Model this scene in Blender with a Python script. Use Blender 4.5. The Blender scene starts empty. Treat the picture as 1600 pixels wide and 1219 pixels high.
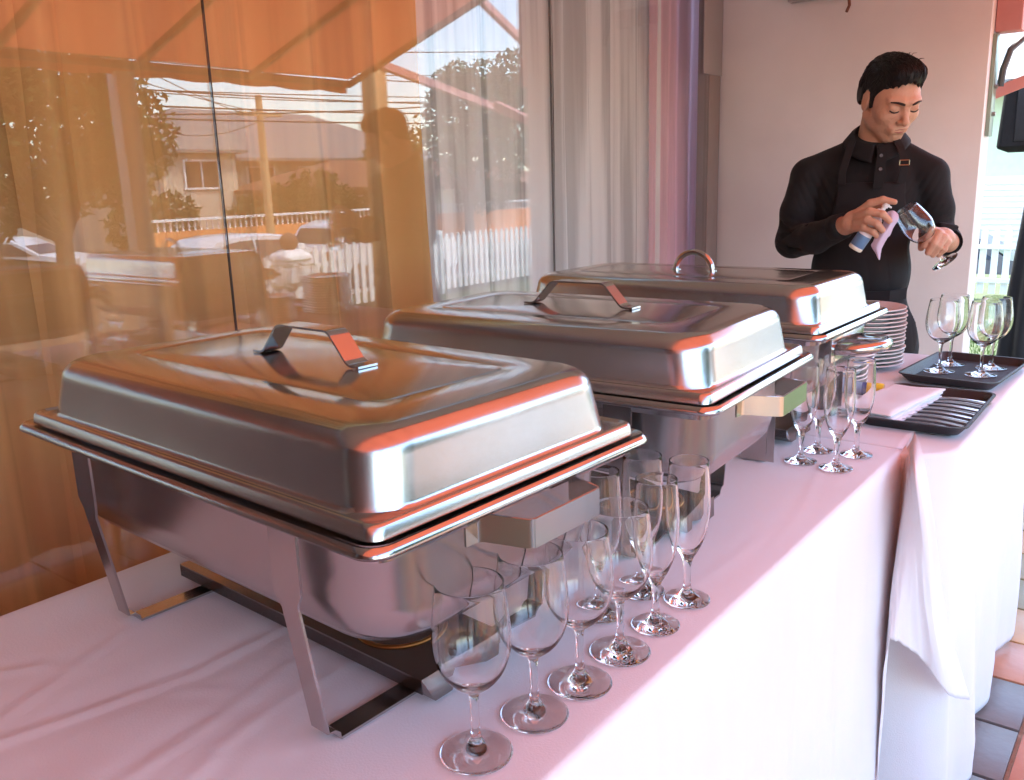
import bpy, bmesh, math, random
import numpy as np
from mathutils import Vector, Matrix, noise

# ---------------------------------------------------------------- camera, sky, sun, exposure
S = bpy.context.scene
COL = S.collection
cam_d = bpy.data.cameras.new('camera')
cam = bpy.data.objects.new('camera', cam_d)
COL.objects.link(cam)
S.camera = cam
cam_d.sensor_width = 36.0
cam_d.lens = 30.745
cam_d.clip_start = 0.02
cam_d.clip_end = 600
CAMZ = 0.5007
_p, _r, _y = 0.2319, 0.0316, 0.6654
_right = Vector((math.cos(_y), math.sin(_y), 0))
_fwd = Vector((-math.sin(_y)*math.cos(_p), math.cos(_y)*math.cos(_p), -math.sin(_p)))
_down = _fwd.cross(_right)
_cx = math.cos(_r)*_right + math.sin(_r)*_down
_cy = -math.sin(_r)*_right + math.cos(_r)*_down
cam.matrix_world = Matrix(((_cx.x, -_cy.x, -_fwd.x, 0), (_cx.y, -_cy.y, -_fwd.y, 0),
                           (_cx.z, -_cy.z, -_fwd.z, CAMZ), (0, 0, 0, 1)))

W = bpy.data.worlds.new('World')
S.world = W
W.use_nodes = True
wn = W.node_tree
sky = wn.nodes.new('ShaderNodeTexSky')
sky.sky_type = 'NISHITA'
sky.sun_disc = False
SUN_EL, SUN_AZ = math.radians(58), math.radians(-60)   # azimuth of the sun measured from +Y towards +X
sky.sun_elevation = SUN_EL
sky.sun_rotation = SUN_AZ
sky.air_density = 1.0
sky.dust_density = 1.2
sky.ozone_density = 1.0
bg = wn.nodes['Background']
bg.inputs['Strength'].default_value = 0.142
wn.links.new(sky.outputs[0], bg.inputs['Color'])

sl = bpy.data.lights.new('sun', 'SUN')
sl.energy = 1.4
sl.angle = math.radians(12)
sl.color = (1.0, 0.95, 0.88)
sun = bpy.data.objects.new('sun', sl)
COL.objects.link(sun)
_sd = Vector((math.sin(SUN_AZ)*math.cos(SUN_EL), math.cos(SUN_AZ)*math.cos(SUN_EL), math.sin(SUN_EL)))
sun.rotation_euler = _sd.to_track_quat('Z', 'Y').to_euler()
S.view_settings.view_transform = 'Standard'
S.view_settings.look = 'None'
S.view_settings.gamma = 1.0
S.view_settings.exposure = 3.25
S.view_settings.use_curve_mapping = False
S.cycles.max_bounces = 16
S.cycles.transparent_max_bounces = 24
S.cycles.transmission_bounces = 14
S.cycles.glossy_bounces = 6
S.cycles.diffuse_bounces = 4
S.cycles.sample_clamp_indirect = 6.0
S.cycles.caustics_refractive = True
S.cycles.caustics_reflective = True

FLOOR = -0.78
GLASS_X = -1.75
PI = math.pi
random.seed(7)
rng = np.random.default_rng(7)

# ---------------------------------------------------------------- helpers
def lin(r, g, b):
    return tuple(((c/255)/12.92 if c/255 <= 0.04045 else ((c/255+0.055)/1.055)**2.4) for c in (r, g, b))

def newmat(name):
    m = bpy.data.materials.new(name)
    m.use_nodes = True
    nt = m.node_tree
    b = nt.nodes['Principled BSDF']
    return m, nt, b

def pmat(name, col, rough=0.6, metal=0.0, var=0.12, nscale=8.0, bump=0.0, bscale=60.0, coat=0.0, sheen=0.0, stretch=None, ior=None, rvar=0.0):
    """principled material with a noise-varied colour, optional bump and roughness variation"""
    m, nt, b = newmat(name)
    tc = nt.nodes.new('ShaderNodeTexCoord')
    mp = nt.nodes.new('ShaderNodeMapping')
    if stretch: mp.inputs['Scale'].default_value = stretch
    nt.links.new(tc.outputs['Object'], mp.inputs['Vector'])
    n = nt.nodes.new('ShaderNodeTexNoise'); n.inputs['Scale'].default_value = nscale; n.inputs['Detail'].default_value = 5
    nt.links.new(mp.outputs[0], n.inputs['Vector'])
    r = nt.nodes.new('ShaderNodeValToRGB')
    r.color_ramp.elements[0].position = 0.3; r.color_ramp.elements[1].position = 0.7
    r.color_ramp.elements[0].color = (*[c*(1-var) for c in col], 1)
    r.color_ramp.elements[1].color = (*[min(1, c*(1+var)) for c in col], 1)
    nt.links.new(n.outputs['Fac'], r.inputs['Fac'])
    nt.links.new(r.outputs[0], b.inputs['Base Color'])
    b.inputs['Roughness'].default_value = rough
    b.inputs['Metallic'].default_value = metal
    b.inputs['Coat Weight'].default_value = coat
    b.inputs['Sheen Weight'].default_value = sheen
    if ior: b.inputs['IOR'].default_value = ior
    if rvar:
        mr = nt.nodes.new('ShaderNodeMapRange')
        mr.inputs['To Min'].default_value = max(0.02, rough-rvar); mr.inputs['To Max'].default_value = rough+rvar
        mr.inputs['From Min'].default_value = 0.3; mr.inputs['From Max'].default_value = 0.7
        nt.links.new(n.outputs['Fac'], mr.inputs['Value']); nt.links.new(mr.outputs[0], b.inputs['Roughness'])
    if bump:
        n2 = nt.nodes.new('ShaderNodeTexNoise'); n2.inputs['Scale'].default_value = bscale; n2.inputs['Detail'].default_value = 4
        nt.links.new(mp.outputs[0], n2.inputs['Vector'])
        bp = nt.nodes.new('ShaderNodeBump'); bp.inputs['Strength'].default_value = bump; bp.inputs['Distance'].default_value = 0.01
        nt.links.new(n2.outputs['Fac'], bp.inputs['Height']); nt.links.new(bp.outputs[0], b.inputs['Normal'])
    return m

def add_weave(m, scale=900, strength=0.15):
    nt = m.node_tree; b = nt.nodes['Principled BSDF']
    return m

def fabric_mat(name, col, trans=0.4, transp=0.0, var=0.1, nscale=10, stretch=(1, 1, 1), tcol=None, bands=0.0, bscale=16.0):
    """cloth that lets light through: diffuse + translucent (+ transparent gaps in a sheer)"""
    m = bpy.data.materials.new(name); m.use_nodes = True
    nt = m.node_tree; nt.nodes.clear()
    out = nt.nodes.new('ShaderNodeOutputMaterial')
    tc = nt.nodes.new('ShaderNodeTexCoord'); mp = nt.nodes.new('ShaderNodeMapping'); mp.inputs['Scale'].default_value = stretch
    nt.links.new(tc.outputs['Object'], mp.inputs['Vector'])
    n = nt.nodes.new('ShaderNodeTexNoise'); n.inputs['Scale'].default_value = nscale; n.inputs['Detail'].default_value = 5
    nt.links.new(mp.outputs[0], n.inputs['Vector'])
    r = nt.nodes.new('ShaderNodeValToRGB')
    r.color_ramp.elements[0].position = 0.3; r.color_ramp.elements[1].position = 0.7
    r.color_ramp.elements[0].color = (*[c*(1-var) for c in col], 1)
    r.color_ramp.elements[1].color = (*[min(1, c*(1+var)) for c in col], 1)
    nt.links.new(n.outputs['Fac'], r.inputs['Fac'])
    d = nt.nodes.new('ShaderNodeBsdfDiffuse'); t = nt.nodes.new('ShaderNodeBsdfTranslucent')
    nt.links.new(r.outputs[0], d.inputs['Color'])
    if tcol: t.inputs['Color'].default_value = (*tcol, 1)
    else: nt.links.new(r.outputs[0], t.inputs['Color'])
    mx = nt.nodes.new('ShaderNodeMixShader'); mx.inputs[0].default_value = trans
    nt.links.new(d.outputs[0], mx.inputs[1]); nt.links.new(t.outputs[0], mx.inputs[2])
    last = mx
    if transp or bands:
        tr = nt.nodes.new('ShaderNodeBsdfTransparent')
        m2 = nt.nodes.new('ShaderNodeMixShader'); m2.inputs[0].default_value = transp
        if bands:   # denser and thinner vertical bands paint in the folds' light and dark tone
            mb = nt.nodes.new('ShaderNodeMapping'); mb.inputs['Scale'].default_value = (1.0, 1.0, 0.03)
            nb = nt.nodes.new('ShaderNodeTexNoise'); nb.inputs['Scale'].default_value = bscale; nb.inputs['Detail'].default_value = 3
            nt.links.new(tc.outputs['Object'], mb.inputs['Vector']); nt.links.new(mb.outputs[0], nb.inputs['Vector'])
            rr = nt.nodes.new('ShaderNodeMapRange'); rr.interpolation_type = 'SMOOTHSTEP'
            rr.inputs['From Min'].default_value = .42; rr.inputs['From Max'].default_value = .62
            rr.inputs['To Min'].default_value = transp; rr.inputs['To Max'].default_value = transp+bands
            nt.links.new(nb.outputs['Fac'], rr.inputs['Value']); nt.links.new(rr.outputs[0], m2.inputs[0])
        nt.links.new(mx.outputs[0], m2.inputs[1]); nt.links.new(tr.outputs[0], m2.inputs[2]); last = m2
    nt.links.new(last.outputs[0], out.inputs['Surface'])
    return m

def brushed(name, col=(0.60, 0.585, 0.565), rough=0.22, axis=0, smudge=0.06, aniso=0.4, bump=0.05, streak=0.05):
    """brushed stainless steel: fine stretched grain in roughness and bump, faint smudges"""
    m, nt, b = newmat(name)
    tc = nt.nodes.new('ShaderNodeTexCoord')
    mp = nt.nodes.new('ShaderNodeMapping')
    sc = [800, 800, 800]; sc[axis] = 14
    mp.inputs['Scale'].default_value = sc
    nt.links.new(tc.outputs['Object'], mp.inputs['Vector'])
    n = nt.nodes.new('ShaderNodeTexNoise'); n.inputs['Scale'].default_value = 1.0; n.inputs['Detail'].default_value = 3
    nt.links.new(mp.outputs[0], n.inputs['Vector'])
    n2 = nt.nodes.new('ShaderNodeTexNoise'); n2.inputs['Scale'].default_value = 9; n2.inputs['Detail'].default_value = 6
    nt.links.new(tc.outputs['Object'], n2.inputs['Vector'])
    add = nt.nodes.new('ShaderNodeMath'); add.operation = 'MULTIPLY_ADD'; add.inputs[1].default_value = streak; add.inputs[2].default_value = rough-streak/2-smudge/2
    nt.links.new(n.outputs['Fac'], add.inputs[0])
    add2 = nt.nodes.new('ShaderNodeMath'); add2.operation = 'MULTIPLY_ADD'; add2.inputs[1].default_value = smudge
    nt.links.new(n2.outputs['Fac'], add2.inputs[0]); nt.links.new(add.outputs[0], add2.inputs[2])
    nt.links.new(add2.outputs[0], b.inputs['Roughness'])
    r = nt.nodes.new('ShaderNodeValToRGB')
    r.color_ramp.elements[0].position = 0.35; r.color_ramp.elements[1].position = 0.65
    r.color_ramp.elements[0].color = (*[c*0.93 for c in col], 1); r.color_ramp.elements[1].color = (*col, 1)
    nt.links.new(n2.outputs['Fac'], r.inputs['Fac']); nt.links.new(r.outputs[0], b.inputs['Base Color'])
    b.inputs['Metallic'].default_value = 1.0
    b.inputs['Anisotropic'].default_value = aniso
    bp = nt.nodes.new('ShaderNodeBump'); bp.inputs['Strength'].default_value = bump; bp.inputs['Distance'].default_value = 0.001
    nt.links.new(n.outputs['Fac'], bp.inputs['Height'])
    # large, faint dents
    n3 = nt.nodes.new('ShaderNodeTexNoise'); n3.inputs['Scale'].default_value = 14; n3.inputs['Detail'].default_value = 1
    nt.links.new(tc.outputs['Object'], n3.inputs['Vector'])
    bp2 = nt.nodes.new('ShaderNodeBump'); bp2.inputs['Strength'].default_value = 0.12; bp2.inputs['Distance'].default_value = 0.004
    nt.links.new(n3.outputs['Fac'], bp2.inputs['Height']); nt.links.new(bp.outputs[0], bp2.inputs['Normal'])
    nt.links.new(bp2.outputs[0], b.inputs['Normal'])
    return m

def mesh_obj(name, verts, faces, mat=None, parent=None, smooth=35, loc=None):
    me = bpy.data.meshes.new(name)
    me.from_pydata([tuple(v) for v in verts], [], faces)
    if mat:
        if isinstance(mat, (list, tuple)):
            for q in mat: me.materials.append(q)
        else: me.materials.append(mat)
    if smooth is not None:
        me.shade_smooth()
        if smooth < 170:
            me.set_sharp_from_angle(angle=math.radians(smooth))
    o = bpy.data.objects.new(name, me)
    COL.objects.link(o)
    if parent: o.parent = parent
    if loc: o.location = loc
    return o

class MB:
    """collects shapes for one mesh object"""
    def __init__(s): s.v = []; s.f = []
    def add(s, v, f, M=None):
        o = len(s.v)
        s.v += [tuple(M @ Vector(p)) for p in v] if M else [tuple(p) for p in v]
        s.f += [tuple(i+o for i in q) for q in f]
        return s
    def box(s, x0, x1, y0, y1, z0, z1, bev=0.0, M=None):
        if bev <= 0:
            v = [(x0,y0,z0),(x1,y0,z0),(x1,y1,z0),(x0,y1,z0),(x0,y0,z1),(x1,y0,z1),(x1,y1,z1),(x0,y1,z1)]
            f = [(0,3,2,1),(4,5,6,7),(0,1,5,4),(1,2,6,5),(2,3,7,6),(3,0,4,7)]
            return s.add(v, f, M)
        bm = bmesh.new()
        bmesh.ops.create_cube(bm, size=1.0)
        for q in bm.verts:
            q.co = Vector(((x0+x1)/2+q.co.x*(x1-x0), (y0+y1)/2+q.co.y*(y1-y0), (z0+z1)/2+q.co.z*(z1-z0)))
        bmesh.ops.bevel(bm, geom=list(bm.edges), offset=bev, segments=2, affect='EDGES', profile=0.5)
        v = [q.co[:] for q in bm.verts]; f = [[q.index for q in fc.verts] for fc in bm.faces]
        bm.verts.index_update(); f = [[q.index for q in fc.verts] for fc in bm.faces]
        bm.free()
        return s.add(v, f, M)
    def tube(s, pts, r, n=8, cap=True):
        pts = [Vector(p) for p in pts]
        k = len(pts)
        rs = r if isinstance(r, (list, tuple)) else [r]*k
        t0 = (pts[1]-pts[0]).normalized()
        up = Vector((0,0,1)) if abs(t0.z) < 0.9 else Vector((1,0,0))
        u = t0.cross(up).normalized()
        v = []
        for i, p in enumerate(pts):
            t = (pts[min(i+1, k-1)]-pts[max(i-1, 0)])
            t = t.normalized() if t.length > 1e-9 else t0
            u = (u - t*u.dot(t))
            u = u.normalized() if u.length > 1e-6 else t.orthogonal().normalized()
            w = t.cross(u)
            for j in range(n):
                a = 2*PI*j/n
                v.append(p + (u*math.cos(a)+w*math.sin(a))*rs[i])
        f = []
        for i in range(k-1):
            for j in range(n):
                f.append((i*n+j, i*n+(j+1) % n, (i+1)*n+(j+1) % n, (i+1)*n+j))
        if cap:
            f.append(tuple(range(n-1, -1, -1))); f.append(tuple((k-1)*n+j for j in range(n)))
        return s.add(v, f)
    def strap(s, pts, widths, th, wd=(1,0,0), M=None):
        """flat metal strap swept along pts; wd is the direction of its width"""
        pts = [Vector(p) for p in pts]; wd = Vector(wd).normalized(); k = len(pts)
        ws = widths if isinstance(widths, (list, tuple)) else [widths]*k
        v = []
        for i, p in enumerate(pts):
            t = (pts[min(i+1, k-1)]-pts[max(i-1, 0)]).normalized()
            nn = t.cross(wd).normalized()
            for sx, sn in ((-1,-1),(1,-1),(1,1),(-1,1)):
                v.append(p + wd*(sx*ws[i]/2) + nn*(sn*th/2))
        f = []
        for i in range(k-1):
            for j in range(4):
                f.append((i*4+j, i*4+(j+1) % 4, (i+1)*4+(j+1) % 4, (i+1)*4+j))
        f.append((3,2,1,0)); f.append(tuple((k-1)*4+j for j in range(4)))
        return s.add(v, f, M)
    def lathe(s, prof, n=32, M=None, c=(0,0,0)):
        v = []; f = []
        for r, z in prof:
            for j in range(n):
                a = 2*PI*j/n
                v.append((c[0]+r*math.cos(a), c[1]+r*math.sin(a), c[2]+z))
        for i in range(len(prof)-1):
            for j in range(n):
                f.append((i*n+j, i*n+(j+1) % n, (i+1)*n+(j+1) % n, (i+1)*n+j))
        return s.add(v, f, M)
    def loft(s, rings, cap0=False, cap1=False, M=None, c=(0,0)):
        """rings of rounded rectangles: (half x, half y, radius, z)"""
        n = 8; v = []; f = []
        for hx, hy, r, z in rings:
            r = max(0.0005, min(r, hx, hy))
            for qx, qy, a0 in ((1,1,0),(-1,1,PI/2),(-1,-1,PI),(1,-1,1.5*PI)):
                for j in range(n):
                    a = a0+(PI/2)*j/(n-1)
                    v.append((c[0]+qx*(hx-r)+r*math.cos(a), c[1]+qy*(hy-r)+r*math.sin(a), z))
        m = 4*n
        for i in range(len(rings)-1):
            for j in range(m):
                f.append((i*m+j, i*m+(j+1) % m, (i+1)*m+(j+1) % m, (i+1)*m+j))
        if cap0: f.append(tuple(range(m-1, -1, -1)))
        if cap1: f.append(tuple((len(rings)-1)*m+j for j in range(m)))
        return s.add(v, f, M)
    def quad(s, a, b, c, d): return s.add([a,b,c,d], [(0,1,2,3)])
    def build(s, name, mat=None, parent=None, smooth=35, loc=None, recalc=True):
        o = mesh_obj(name, s.v, s.f, mat, parent, smooth, loc)
        if recalc:
            bm = bmesh.new(); bm.from_mesh(o.data)
            bmesh.ops.recalc_face_normals(bm, faces=bm.faces); bm.to_mesh(o.data); bm.free()
            if smooth is not None and smooth < 170: o.data.set_sharp_from_angle(angle=math.radians(smooth))
        return o

def tag(o, label=None, cat=None, group=None, kind=None):
    if label: o['label'] = label
    if cat: o['category'] = cat
    if group: o['group'] = group
    if kind: o['kind'] = kind
    return o

def thing(name, label, cat, loc=(0,0,0), rz=0.0, group=None):
    o = bpy.data.objects.new(name, None); COL.objects.link(o)
    o.location = loc; o.rotation_euler = (0, 0, rz); o.empty_display_size = 0.1
    return tag(o, label, cat, group)

def dup(root, loc=None, rz=None, label=None, group=None):
    r = root.copy(); COL.objects.link(r)
    if loc is not None: r.location = loc
    if rz is not None: r.rotation_euler = (0, 0, rz)
    if label: r['label'] = label
    if group: r['group'] = group
    for ch in list(root.children):
        c = ch.copy(); COL.objects.link(c); c.parent = r
        for g in list(ch.children):
            d = g.copy(); COL.objects.link(d); d.parent = c
    return r

def piece(src, name, parent, M):
    o = bpy.data.objects.new(name, src if isinstance(src, bpy.types.Mesh) else src.data)
    COL.objects.link(o); o.parent = parent; o.matrix_local = M
    return o

def fbm(x, y, z=0.0, oct=3):
    a = 1.0; s = 0.0
    for i in range(oct):
        s += a*noise.noise(Vector((x, y, z))); x *= 2.03; y *= 2.03; z *= 2.03; a *= 0.5
    return s
# ---------------------------------------------------------------- materials
M_cloth = pmat('white_cotton', (0.79, 0.785, 0.80), 0.85, var=0.02, nscale=3, bump=0.10, bscale=420, sheen=0.2)
M_wall = pmat('wall_plaster', (0.78, 0.75, 0.72), 0.5, var=0.07, nscale=2.2, bump=0.12, bscale=26)
M_pane = bpy.data.materials.new('window_glass'); M_pane.use_nodes = True
nt = M_pane.node_tree; nt.nodes.clear()
_o = nt.nodes.new('ShaderNodeOutputMaterial'); _g = nt.nodes.new('ShaderNodeBsdfGlossy'); _t = nt.nodes.new('ShaderNodeBsdfTransparent')
_g.inputs['Roughness'].default_value = 0.0; _t.inputs['Color'].default_value = (0.95, 0.97, 0.96, 1)
_geo = nt.nodes.new('ShaderNodeNewGeometry')
_dot = nt.nodes.new('ShaderNodeVectorMath'); _dot.operation = 'DOT_PRODUCT'
nt.links.new(_geo.outputs['Incoming'], _dot.inputs[0]); nt.links.new(_geo.outputs['Normal'], _dot.inputs[1])
_ab = nt.nodes.new('ShaderNodeMath'); _ab.operation = 'ABSOLUTE'; nt.links.new(_dot.outputs['Value'], _ab.inputs[0])
_i = nt.nodes.new('ShaderNodeMath'); _i.operation = 'SUBTRACT'; _i.inputs[0].default_value = 1.0; nt.links.new(_ab.outputs[0], _i.inputs[1])
_pw = nt.nodes.new('ShaderNodeMath'); _pw.operation = 'POWER'; _pw.inputs[1].default_value = 5.0; nt.links.new(_i.outputs[0], _pw.inputs[0])
_ma = nt.nodes.new('ShaderNodeMath'); _ma.operation = 'MULTIPLY_ADD'; _ma.inputs[1].default_value = 0.9; _ma.inputs[2].default_value = 0.075
nt.links.new(_pw.outputs[0], _ma.inputs[0])
_mx = nt.nodes.new('ShaderNodeMixShader'); nt.links.new(_ma.outputs[0], _mx.inputs[0])
nt.links.new(_t.outputs[0], _mx.inputs[1]); nt.links.new(_g.outputs[0], _mx.inputs[2]); nt.links.new(_mx.outputs[0], _o.inputs['Surface'])

M_alu = pmat('grey_aluminium', (0.42, 0.40, 0.39), 0.4, 0.6, var=0.04)
M_postgrey = pmat('pale_grey_paint', lin(132,122,118), .5, var=.04)
M_seam = pmat('black_sealant', (0.05, 0.045, 0.04), 0.6)
M_orange_c = fabric_mat('orange_curtain_cloth', lin(244, 196, 134), 0.10, 0.0, 0.10, 6, (1, 1, 0.15), bands=.26, bscale=9)
M_mauve_c = fabric_mat('mauve_curtain_cloth', lin(150, 128, 124), 0.10, 0.0, 0.08, 6, (1, 1, 0.15))
M_white_c = fabric_mat('white_sheer_cloth', (0.95, 0.94, 0.94), 0.06, 0.02, 0.03, 6, (1, 1, 0.15), bands=.42, bscale=15)
M_purple_c = fabric_mat('lilac_curtain_cloth', lin(255, 204, 226), 0.05, 0.0, 0.05, 6, (1, 1, 0.15), bands=.25)
M_pink_c = fabric_mat('rose_curtain_cloth', lin(248, 204, 218), 0.05, 0.0, 0.05, 6, (1, 1, 0.15), bands=.25)
M_dark = pmat('room_dark', (0.06, 0.05, 0.045), 0.9)
M_awn = fabric_mat('orange_awning_cloth', lin(214, 116, 86), 0.27, 0.0, 0.08, 3, tcol=lin(252, 124, 88))
M_awnbar = pmat('awning_bar_paint', lin(150, 120, 105), 0.5, var=0.05)
M_pinkpaint = pmat('pink_painted_steel', lin(214, 150, 145), 0.5, var=0.06)
M_postwhite = pmat('weathered_white_post', lin(190, 180, 170), 0.7, var=0.1, nscale=12, stretch=(1,1,.2))
M_postwood = pmat('tan_wooden_post', lin(176, 146, 104), 0.8, var=0.2, nscale=14, stretch=(1,1,.1), bump=.2)
M_steel_lid = brushed('lid_steel', (0.54, 0.54, 0.535), 0.23, axis=0, smudge=0.12)
M_steel_mir = brushed('polished_steel', (0.52, 0.52, 0.515), 0.15, axis=0, smudge=0.05, aniso=0.1, bump=0.02)
M_steel_pan = brushed('pan_steel', (0.50, 0.50, 0.49), 0.24, axis=0, smudge=0.12, bump=.012)
M_steel_frame = brushed('frame_steel', (0.48, 0.47, 0.46), 0.26, axis=2, smudge=0.04, bump=.0, streak=.01)
M_steel_dark = brushed('burner_shelf_steel', (0.27, 0.245, 0.23), 0.22, axis=1, smudge=0.04, bump=.0, streak=.0)
M_brass_stain = pmat('heat_stained_ring', lin(150, 100, 50), 0.35, 0.9)
def glass_mat(name, col=(1,1,1), ior=1.44, rough=0.0):
    m = bpy.data.materials.new(name); m.use_nodes = True
    n = m.node_tree; n.nodes.clear(); o = n.nodes.new('ShaderNodeOutputMaterial'); g = n.nodes.new('ShaderNodeBsdfGlass')
    g.inputs['IOR'].default_value = ior; g.inputs['Color'].default_value = (*col, 1); g.inputs['Roughness'].default_value = rough
    n.links.new(g.outputs[0], o.inputs['Surface']); return m
M_glass = glass_mat('drinking_glass')
M_porc = pmat('white_porcelain', (0.80, 0.76, 0.73), 0.22, var=0.02, nscale=3)
M_tray = pmat('black_tray_plastic', (0.022, 0.021, 0.022), 0.38, var=0.15, nscale=30, bump=0.25, bscale=700)
M_trayin = pmat('black_tray_grip', (0.03, 0.03, 0.032), 0.6, var=0.2, nscale=60, bump=0.5, bscale=500)
M_silver = pmat('cutlery_steel', (0.8, 0.79, 0.78), 0.3, 1.0, var=0.03)
M_soil = pmat('ground_soil', (0.12, 0.09, 0.06), 0.95, var=0.3, nscale=3)
M_asphalt = pmat('asphalt', (0.055, 0.053, 0.052), 0.9, var=0.2, nscale=5, bump=.3, bscale=120)
M_white = pmat('white_paint', (0.80, 0.79, 0.77), 0.5, var=0.04, nscale=5)

# ---------------------------------------------------------------- terrace floor of tiles
tile_cols = [lin(158,146,104), lin(200,156,104), lin(184,124,90), lin(106,97,91), lin(188,116,86), lin(150,142,100)]
tile_m = [pmat('tile_glaze_%d' % i, c, 0.38, var=0.09, nscale=9, bump=.12, bscale=30, rvar=.06) for i, c in enumerate(tile_cols)]
M_grout = pmat('grout', lin(178, 160, 138), 0.9, var=0.12, nscale=30, bump=.3, bscale=200)
TS = 0.222
slab = MB().box(-1.75, 4.35, -4.2, 4.15, FLOOR-0.35, FLOOR-0.012).build('terrace_floor', M_grout, smooth=None)
tag(slab, kind='structure')
def tile_mesh(i):
    g = 0.005
    b = MB().box(g, TS-g, g, TS-g, -0.012, 0.0, bev=0.0015)
    o = b.build('tile', tile_m[i]); me = o.data; bpy.data.objects.remove(o); return me
tile_meshes = [tile_mesh(i) for i in range(len(tile_cols))]
fixed = {(-1, 6): 3, (-1, 5): 3, (-1, 4): 3, (-1, 3): 3, (-1, 7): 2, (-1, 8): 1, (-1, 9): 0, (-1, 10): 5, (0, 5): 4, (0, 4): 4, (0, 6): 4, (-1, 11): 0}
X0t, Y0t = -0.193, 1.905
far_tiles = {i: MB() for i in range(len(tile_cols))}
cells = []
for ix in range(-7, 20):
    for iy in range(-26, 48):
        cells.append((ix, iy))
def tcol(ix, iy):
    if (ix, iy-0) in tile_fix: return tile_fix[(ix, iy)]
    return random.Random(ix*131+iy*17).choice([0, 1, 2, 2, 3, 3, 4, 5])
tile_fix = {(-1, 0): 3, (-1, 1): 3, (-1, 2): 2, (-1, 3): 1, (-1, 4): 5, (-1, 5): 0, (-1, 6): 1, (0, 0): 4, (0, -1): 4, (0, 1): 4, (-1, -1): 3}
near = sorted(cells, key=lambda c: (X0t+c[0]*TS-0.2)**2+(Y0t+c[1]*TS-2.4)**2)
near = set(near[:280])
for ix, iy in cells:
    x, y = X0t+ix*TS, Y0t+iy*TS
    if x > 4.12 or y > 3.9 or x < -1.74: continue
    k = tcol(ix, iy)
    dz = (random.Random(ix*7+iy).random()-.5)*0.0012
    if (ix, iy) in near:
        piece(tile_meshes[k], 'tile', slab, Matrix.Translation((x, y, FLOOR+dz)))
    else:
        far_tiles[k].box(x+.005, x+TS-.005, y+.005, y+TS-.005, FLOOR-.011, FLOOR+dz)
for k, b in far_tiles.items():
    tag(b.build('tile_field', tile_m[k], slab, smooth=None, recalc=False), kind='stuff')

# ---------------------------------------------------------------- window wall
TOPZ = 2.05
bw = thing('window_wall', 'full height glass shopfront in thin panes along the terrace', 'glass wall')
fr = MB().box(-1.80, -1.70, -4.2, 3.90, FLOOR-0.01, FLOOR+0.07).build('sill', M_alu, bw, smooth=None)
MB().box(-1.80, -1.70, -4.2, 3.90, TOPZ-0.08, TOPZ).build('head_rail', M_alu, bw, smooth=None)
seams = [-4.13, -2.69, -1.394, -0.097, 1.197, 2.49, 3.665]
for a, b in zip(seams[:-1], seams[1:]):
    MB().box(-1.755, -1.747, a+.002, b-.002, FLOOR+.07, TOPZ-.08).build('pane', M_pane, bw, smooth=None)
for s_ in seams[1:-1]:
    MB().box(-1.754, -1.748, s_-.0016, s_+.0016, FLOOR+.07, TOPZ-.08).build('seam', M_seam, bw, smooth=None)
MB().box(-1.80, -1.742, 3.665, 3.775, FLOOR, TOPZ, bev=.004).build('end_post', M_postgrey, bw)
MB().box(-1.745, -1.738, 3.60, 3.776, .93, TOPZ, bev=.002).build('upper_panel', M_alu, bw)
# building above the glass
tag(MB().box(-2.1, -1.70, -4.2, 3.90, TOPZ+.002, 3.3).build('fascia_wall', M_wall, smooth=None), kind='structure')

# interior room behind curtains
room = MB()
room.box(-5.0, -4.9, -4.3, 5.4, FLOOR, 2.6); room.box(-5.0, -1.86, -4.4, -4.3, FLOOR, 2.6); room.box(-5.0, -1.86, 5.4, 5.5, FLOOR, 2.6)
room.box(-5.0, -2.1, -4.4, 5.5, 2.6, 2.7); room.box(-5.0, -1.81, -4.4, 5.5, FLOOR-.1, FLOOR)
tag(room.build('interior_room', M_dark, smooth=None), kind='structure')

def curtain(name, y0, y1, mat, label, x=-1.90, amp=0.035, wl=0.16, seed=0, z0=FLOOR+0.02, z1=TOPZ-.05, group=None, gather=0.0):
    R = random.Random(seed)
    ny = int((y1-y0)/0.008); nz = 26
    # random fold phases
    ph = [0.0]
    for i in range(ny):
        yy = y0+i*0.008
        ph.append(ph[-1] + 2*PI*0.008/(wl*(1+0.55*noise.noise(Vector((yy*1.7, seed*3.1, 0))))))
    v = []; f = []
    for j in range(nz+1):
        t = j/nz; z = z0+(z1-z0)*t
        for i in range(ny+1):
            y = y0+(y1-y0)*i/ny
            a = amp*(0.6+0.5*noise.noise(Vector((y*2.3, z*0.35, seed+5.5))))*(1.0-0.25*t)
            p = ph[i] + 0.8*noise.noise(Vector((y*1.2, z*0.5, seed)))
            s = math.sin(p)
            s = math.copysign(abs(s)**0.8, s)
            dy = 0.13*a*math.sin(2*p)+gather*(y-(y0+y1)/2)*abs(t-.6)
            v.append((x + a*s + 0.003*noise.noise(Vector((y*9, z*2, seed))), y+dy+0.02*noise.noise(Vector((z*.8, seed*1.3, 1))), z))
    n = ny+1
    for j in range(nz):
        for i in range(ny):
            f.append((j*n+i, j*n+i+1, (j+1)*n+i+1, (j+1)*n+i))
    o = mesh_obj(name, v, f, mat, None, 180)
    return tag(o, label, 'curtain', group)
curtain('mauve_curtain', -4.2, 0.42, M_mauve_c, 'dull mauve curtain behind the glass beside the photographer, left of the photo edge', seed=11, wl=.22, amp=.05, x=-1.93)
curtain('orange_curtain', 0.38, 0.97, M_orange_c, 'orange curtain hanging behind the glass at the far left edge', seed=1, wl=.24, amp=.06, x=-1.93)
curtain('orange_curtain', 0.83, 1.42, M_orange_c, 'orange curtain panel just left of the first glass seam', seed=2, wl=.23, x=-1.935, amp=.06)
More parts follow.
